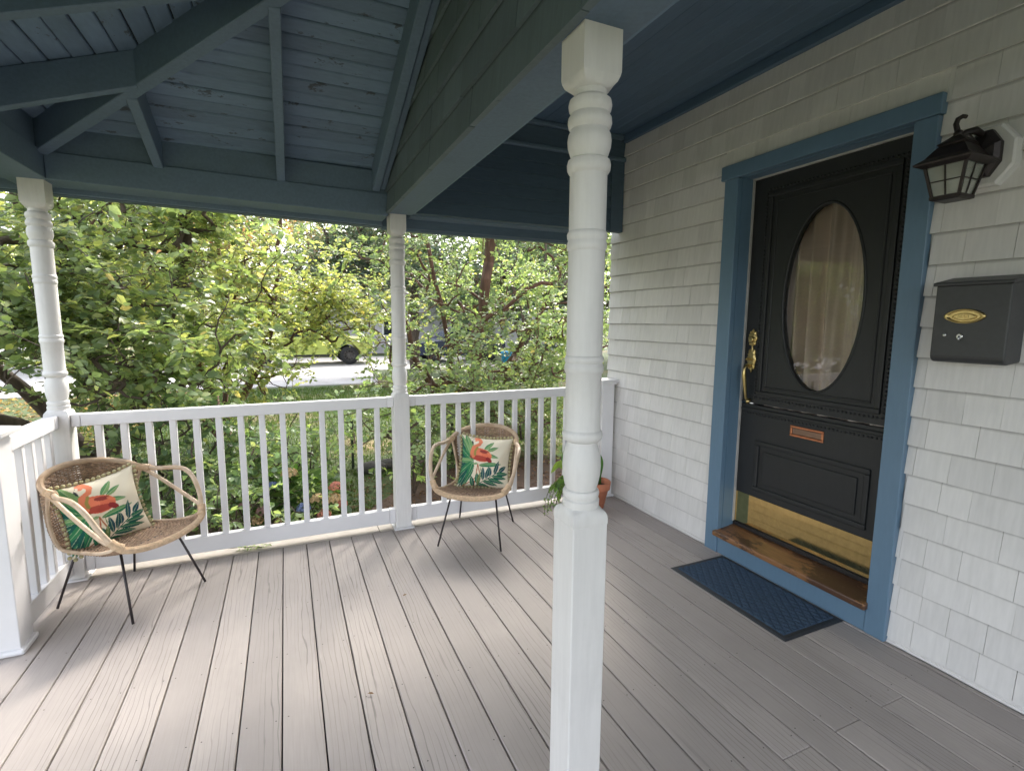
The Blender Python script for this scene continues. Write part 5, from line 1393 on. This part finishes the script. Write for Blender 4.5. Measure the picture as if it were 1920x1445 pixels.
# ------------------------------------------------------------------ vehicles
def wheel(parent, x, y, r, side, w=.26):
    z = GZ + .012 + r
    s = side
    pr = [(0, r * .60), (0, r * .86), (.02, r * .96), (.05, r), (w - .05, r), (w - .02, r * .96), (w, r * .86), (w, r * .6)]
    t_ = MB().lathe([(s * a, b) for a, b in pr], (x, y, z), 28, 'Y', False, False).build('wheel', M['tyre'], parent, (x, y, z))
    mb = MB(); yo = s * (w - .03)
    mb.lathe([(s * (w - .09), r * .10), (s * (w - .09), r * .60), (s * (w - .01), r * .62), (s * (w - .012), r * .56), (s * (w - .05), r * .53)], (x, y, z), 28, 'Y', True, False)
    for k in range(10):
        a = 2 * math.pi * k / 10; ca, sa = math.cos(a), math.sin(a); hw_ = .018
        q = [(r * .10, -hw_), (r * .57, -hw_ * .8), (r * .57, hw_ * .8), (r * .10, hw_)]
        pts = [(x + u * ca - v * sa, z + u * sa + v * ca) for u, v in q]
        y0, y1 = y + s * (w - .055), y + s * (w - .025)
        mb.hexa([(px, y0, pz) for px, pz in pts] + [(px, y1, pz) for px, pz in pts])
    mb.lathe([(s * (w - .06), .06), (s * (w - .015), .055), (s * (w - .01), .02)], (x, y, z), 14, 'Y')
    mb.build('rim', M['rim'], t_)
def vehicle(name, label, cat, cx, cy, mat, prof, green, half, wheels, wr, win, extra):
    """side profiles in x (front = -x) and z above the ground"""
    v = empty(name, (cx, cy, GZ), 0, label, cat, 'cars parked on the drive')
    G = lambda x, y, z: (cx + x, cy + y, GZ + .012 + z)
    def arch(pts):
        out = []
        for p in pts:
            if p[0] == 'arch':
                wx, R_ = p[1], p[2]
                for a in np.linspace(0, math.pi, 11): out.append((wx + R_ * math.cos(a) * p[3], wr + R_ * math.sin(a)))
            else: out.append(p)
        return out
    pr = arch(prof); n = len(pr)
    mb = MB()
    ring = lambda y, k: [G(x, y, z) for x, z in pr]
    c_ = (sum(p[0] for p in pr) / n, sum(p[1] for p in pr) / n)
    inset = lambda y, d: [G(x - d * (1 if x > c_[0] else -1) * .6, y, z - d * (1 if z > c_[1] + .25 else 0)) for x, z in pr]
    mb.rings([inset(-half, .03), ring(-half + .05, 0), ring(half - .05, 0), inset(half, .03)], True, True, True, smooth=False)
    mb.build('body', mat, v)
    ng = len(green); hb, ht = half - .06, half - .26
    zs = [z for _, z in green]; z0, z1 = min(zs), max(zs)
    wy = lambda z: hb + (ht - hb) * (z - z0) / (z1 - z0)
    mb = MB(); mb.rings([[G(x, -wy(z), z) for x, z in green], [G(x, wy(z), z) for x, z in green]], True, True, True, smooth=False); mb.build('cabin', mat, v)
    for wpts in win:
        for s in (-1, 1):
            mb = MB(); mb.rings([[G(x, s * (wy(z) - .01), z) for x, z in wpts], [G(x, s * (wy(z) + .008), z) for x, z in wpts]], True, True, True, smooth=False); mb.build('window', M['glass_dark'], v)
    for wx in wheels:
        wheel(v, cx + wx, cy - half + .25, wr, -1); wheel(v, cx + wx, cy + half - .25, wr, 1)
    extra(v, G); return v
def pick_extra(v, G):
    B = lambda nm, m_, x0, x1, y0, y1, z0, z1: bevel(MB().box(*(G(x0, 0, 0)[0], G(x1, 0, 0)[0]), G(0, y0, 0)[1], G(0, y1, 0)[1], G(0, 0, z0)[2], G(0, 0, z1)[2]).build(nm, m_, v), .015, 2)
    B('bumper', M['black_metal'], -2.72, -2.55, -.90, .90, .42, .66); B('bumper', M['chrome'], 2.62, 2.76, -.88, .88, .50, .70)
    for s in (-1, 1):
        B('headlight', M['lens'], -2.60, -2.40, s * .80 - .12, s * .80 + .12, .82, .98); B('tail_light', M['redlens'], 2.56, 2.645, s * .86 - .06, s * .86 + .06, .80, 1.10)
        B('mirror', M['black_metal'], -.82, -.66, s * 1.03 - .09, s * 1.03 + .09, 1.16, 1.34); B('door_handle', M['black_metal'], .02, .16, s * .955 - .012, s * .955 + .012, 1.02, 1.05); B('door_handle', M['black_metal'], .88, 1.02, s * .955 - .012, s * .955 + .012, 1.02, 1.05)
        B('side_step', M['black_metal'], -1.05, 1.15, s * .90 - .06, s * .90 + .06, .36, .42)
        for dx in (-.62, .24, 1.14): B('door_seam', M['black_metal'], dx - .006, dx + .006, s * .951 - .003, s * .951 + .003, .50, 1.10)
    B('grille', M['black_metal'], -2.64, -2.57, -.62, .62, .68, .98)
    B('windscreen', M['glass_dark'], -.80, -.70, -.70, .70, 1.22, 1.60)
vehicle('pickup_truck', 'lime green pickup truck parked on the drive behind the trees', 'pickup truck', .78, 23.4, M['lime'],
  [(-2.62, .52), (-2.64, .95), (-2.50, 1.08), (-1.0, 1.16), (1.20, 1.16), (2.64, 1.12), (2.66, .55), (2.25, .50), ('arch', 1.68, .47, 1), (1.16, .45), (-1.18, .45), ('arch', -1.66, .47, 1), (-2.20, .50)],
  [(-1.10, 1.10), (-.42, 1.76), (.92, 1.78), (1.22, 1.10)], .95, (-1.66, 1.68), .39,
  [[(-.72, 1.18), (-.32, 1.64), (.18, 1.67), (.18, 1.18)], [(.28, 1.18), (.28, 1.67), (.86, 1.66), (1.04, 1.18)]], pick_extra)
def suv_extra(v, G):
    B = lambda nm, m_, x0, x1, y0, y1, z0, z1: bevel(MB().box(*(G(x0, 0, 0)[0], G(x1, 0, 0)[0]), G(0, y0, 0)[1], G(0, y1, 0)[1], G(0, 0, z0)[2], G(0, 0, z1)[2]).build(nm, m_, v), .015, 2)
    B('bumper', M['black_metal'], -2.28, -2.12, -.84, .84, .30, .55); B('bumper', M['black_metal'], 2.10, 2.24, -.84, .84, .32, .55)
    for s in (-1, 1):
        B('headlight', M['lens'], -2.16, -1.98, s * .70 - .14, s * .70 + .14, .70, .84); B('tail_light', M['redlens'], 2.02, 2.11, s * .74 - .08, s * .74 + .08, .75, 1.0); B('mirror', M['navy'], -.72, -.56, s * .98 - .08, s * .98 + .08, 1.0, 1.15); B('door_handle', M['navy'], .05, .18, s * .91 - .012, s * .91 + .012, .88, .91)
vehicle('car', 'navy blue car half hidden by leaves right of the pickup', 'car', 7.4, 23.0, M['navy'],
  [(-2.20, .35), (-2.22, .70), (-2.0, .90), (-.95, 1.02), (1.6, 1.02), (2.10, .98), (2.14, .40), (1.78, .34), ('arch', 1.32, .40, 1), (.90, .30), (-.90, .30), ('arch', -1.34, .40, 1), (-1.80, .34)],
  [(-1.05, .98), (-.35, 1.54), (1.20, 1.58), (1.95, .98)], .90, (-1.34, 1.32), .34,
  [[(-.70, 1.05), (-.26, 1.44), (.28, 1.47), (.28, 1.05)], [(.38, 1.05), (.38, 1.47), (1.08, 1.48), (1.48, 1.05)]], suv_extra)
bn = empty('blue_bin', (6.1, 14.1, GZ), 0, 'small bright blue bin glimpsed through leaves beside the nearest post', 'bin')
MB().lathe([(.01, .13), (.36, .16), (.37, .175), (.40, .175)], (6.1, 14.1, GZ + .55), 20).build('bin_body', M['bluebin'], bn)
MB().lathe([(.40, .18), (.43, .17), (.46, .05)], (6.1, 14.1, GZ + .55), 20).build('lid', M['bluebin'], bn)
MB().lathe([(0, .20), (.55, .18)], (6.1, 14.1, GZ), 16).build('stump', M['bark'], bn)

# ------------------------------------------------------------------ neighbouring grey house
nh = empty('neighbour_house', (9, 32, GZ), 0, 'grey clapboard house with white eave behind the pickup', 'house')
MB().box(2.2, 17, 29.6, 37, GZ, 2.75).build('wall', M['housegrey'], nh)
mb = MB(); z = GZ + .02
k = 0
while z < 2.62:
    bx = MB().hexa([(2.15, 29.545, z), (13, 29.545, z), (13, 29.6, z), (2.15, 29.6, z), (2.15, 29.585, z + .15), (13, 29.585, z + .15), (13, 29.6, z + .15), (2.15, 29.6, z + .15)]).build('clapboard', M['housegrey'], nh, (7, 29.57, z)); z += .155
bevel(MB().box(1.7, 17.5, 29.15, 29.25, 2.62, 2.86).build('eave_board', M['housewhite'], nh), .02)
MB().box(1.75, 17.4, 29.26, 37.3, 2.70, 2.78).build('soffit_board', M['housewhite'], nh)
MB().hexa([(1.6, 29.0, 2.86), (17.6, 29.0, 2.86), (17.6, 37.6, 2.86), (1.6, 37.6, 2.86), (1.6, 33.2, 4.7), (17.6, 33.2, 4.7), (17.6, 33.4, 4.7), (1.6, 33.4, 4.7)]).build('roof', M['roofgrey'], nh)
for x in (5.6, 9.6):
    w_ = bevel(MB().box(x - .55, x + .55, 29.50, 29.56, .55, 1.95).build('window', M['housewhite'], nh, (x, 29.5, .55)), .01)
    MB().box(x - .45, x + .45, 29.485, 29.51, .65, 1.85).build('pane', M['glass_dark'], w_)
# dwelling across the street on the left
fh = empty('neighbour_house', (-30, 30, GZ), 0, 'pale house across the street seen between leaves', 'house')
MB().box(-36, -27, 24, 34, GZ, 4.5).build('wall', M['housewhite'], fh)
MB().hexa([(-36.5, 23.5, 4.5), (-26.5, 23.5, 4.5), (-26.5, 34.5, 4.5), (-36.5, 34.5, 4.5), (-31.6, 23.5, 7.2), (-31.4, 23.5, 7.2), (-31.4, 34.5, 7.2), (-31.6, 34.5, 7.2)]).build('roof', M['roofgrey'], fh)
for y in (26, 29, 32):
    w_ = MB().box(-27.02, -26.95, y - .5, y + .5, 1.0, 2.6).build('window', M['housegrey'], fh, (-27, y, 1)); MB().box(-26.96, -26.93, y - .4, y + .4, 1.1, 2.5).build('pane', M['glass_dark'], w_)
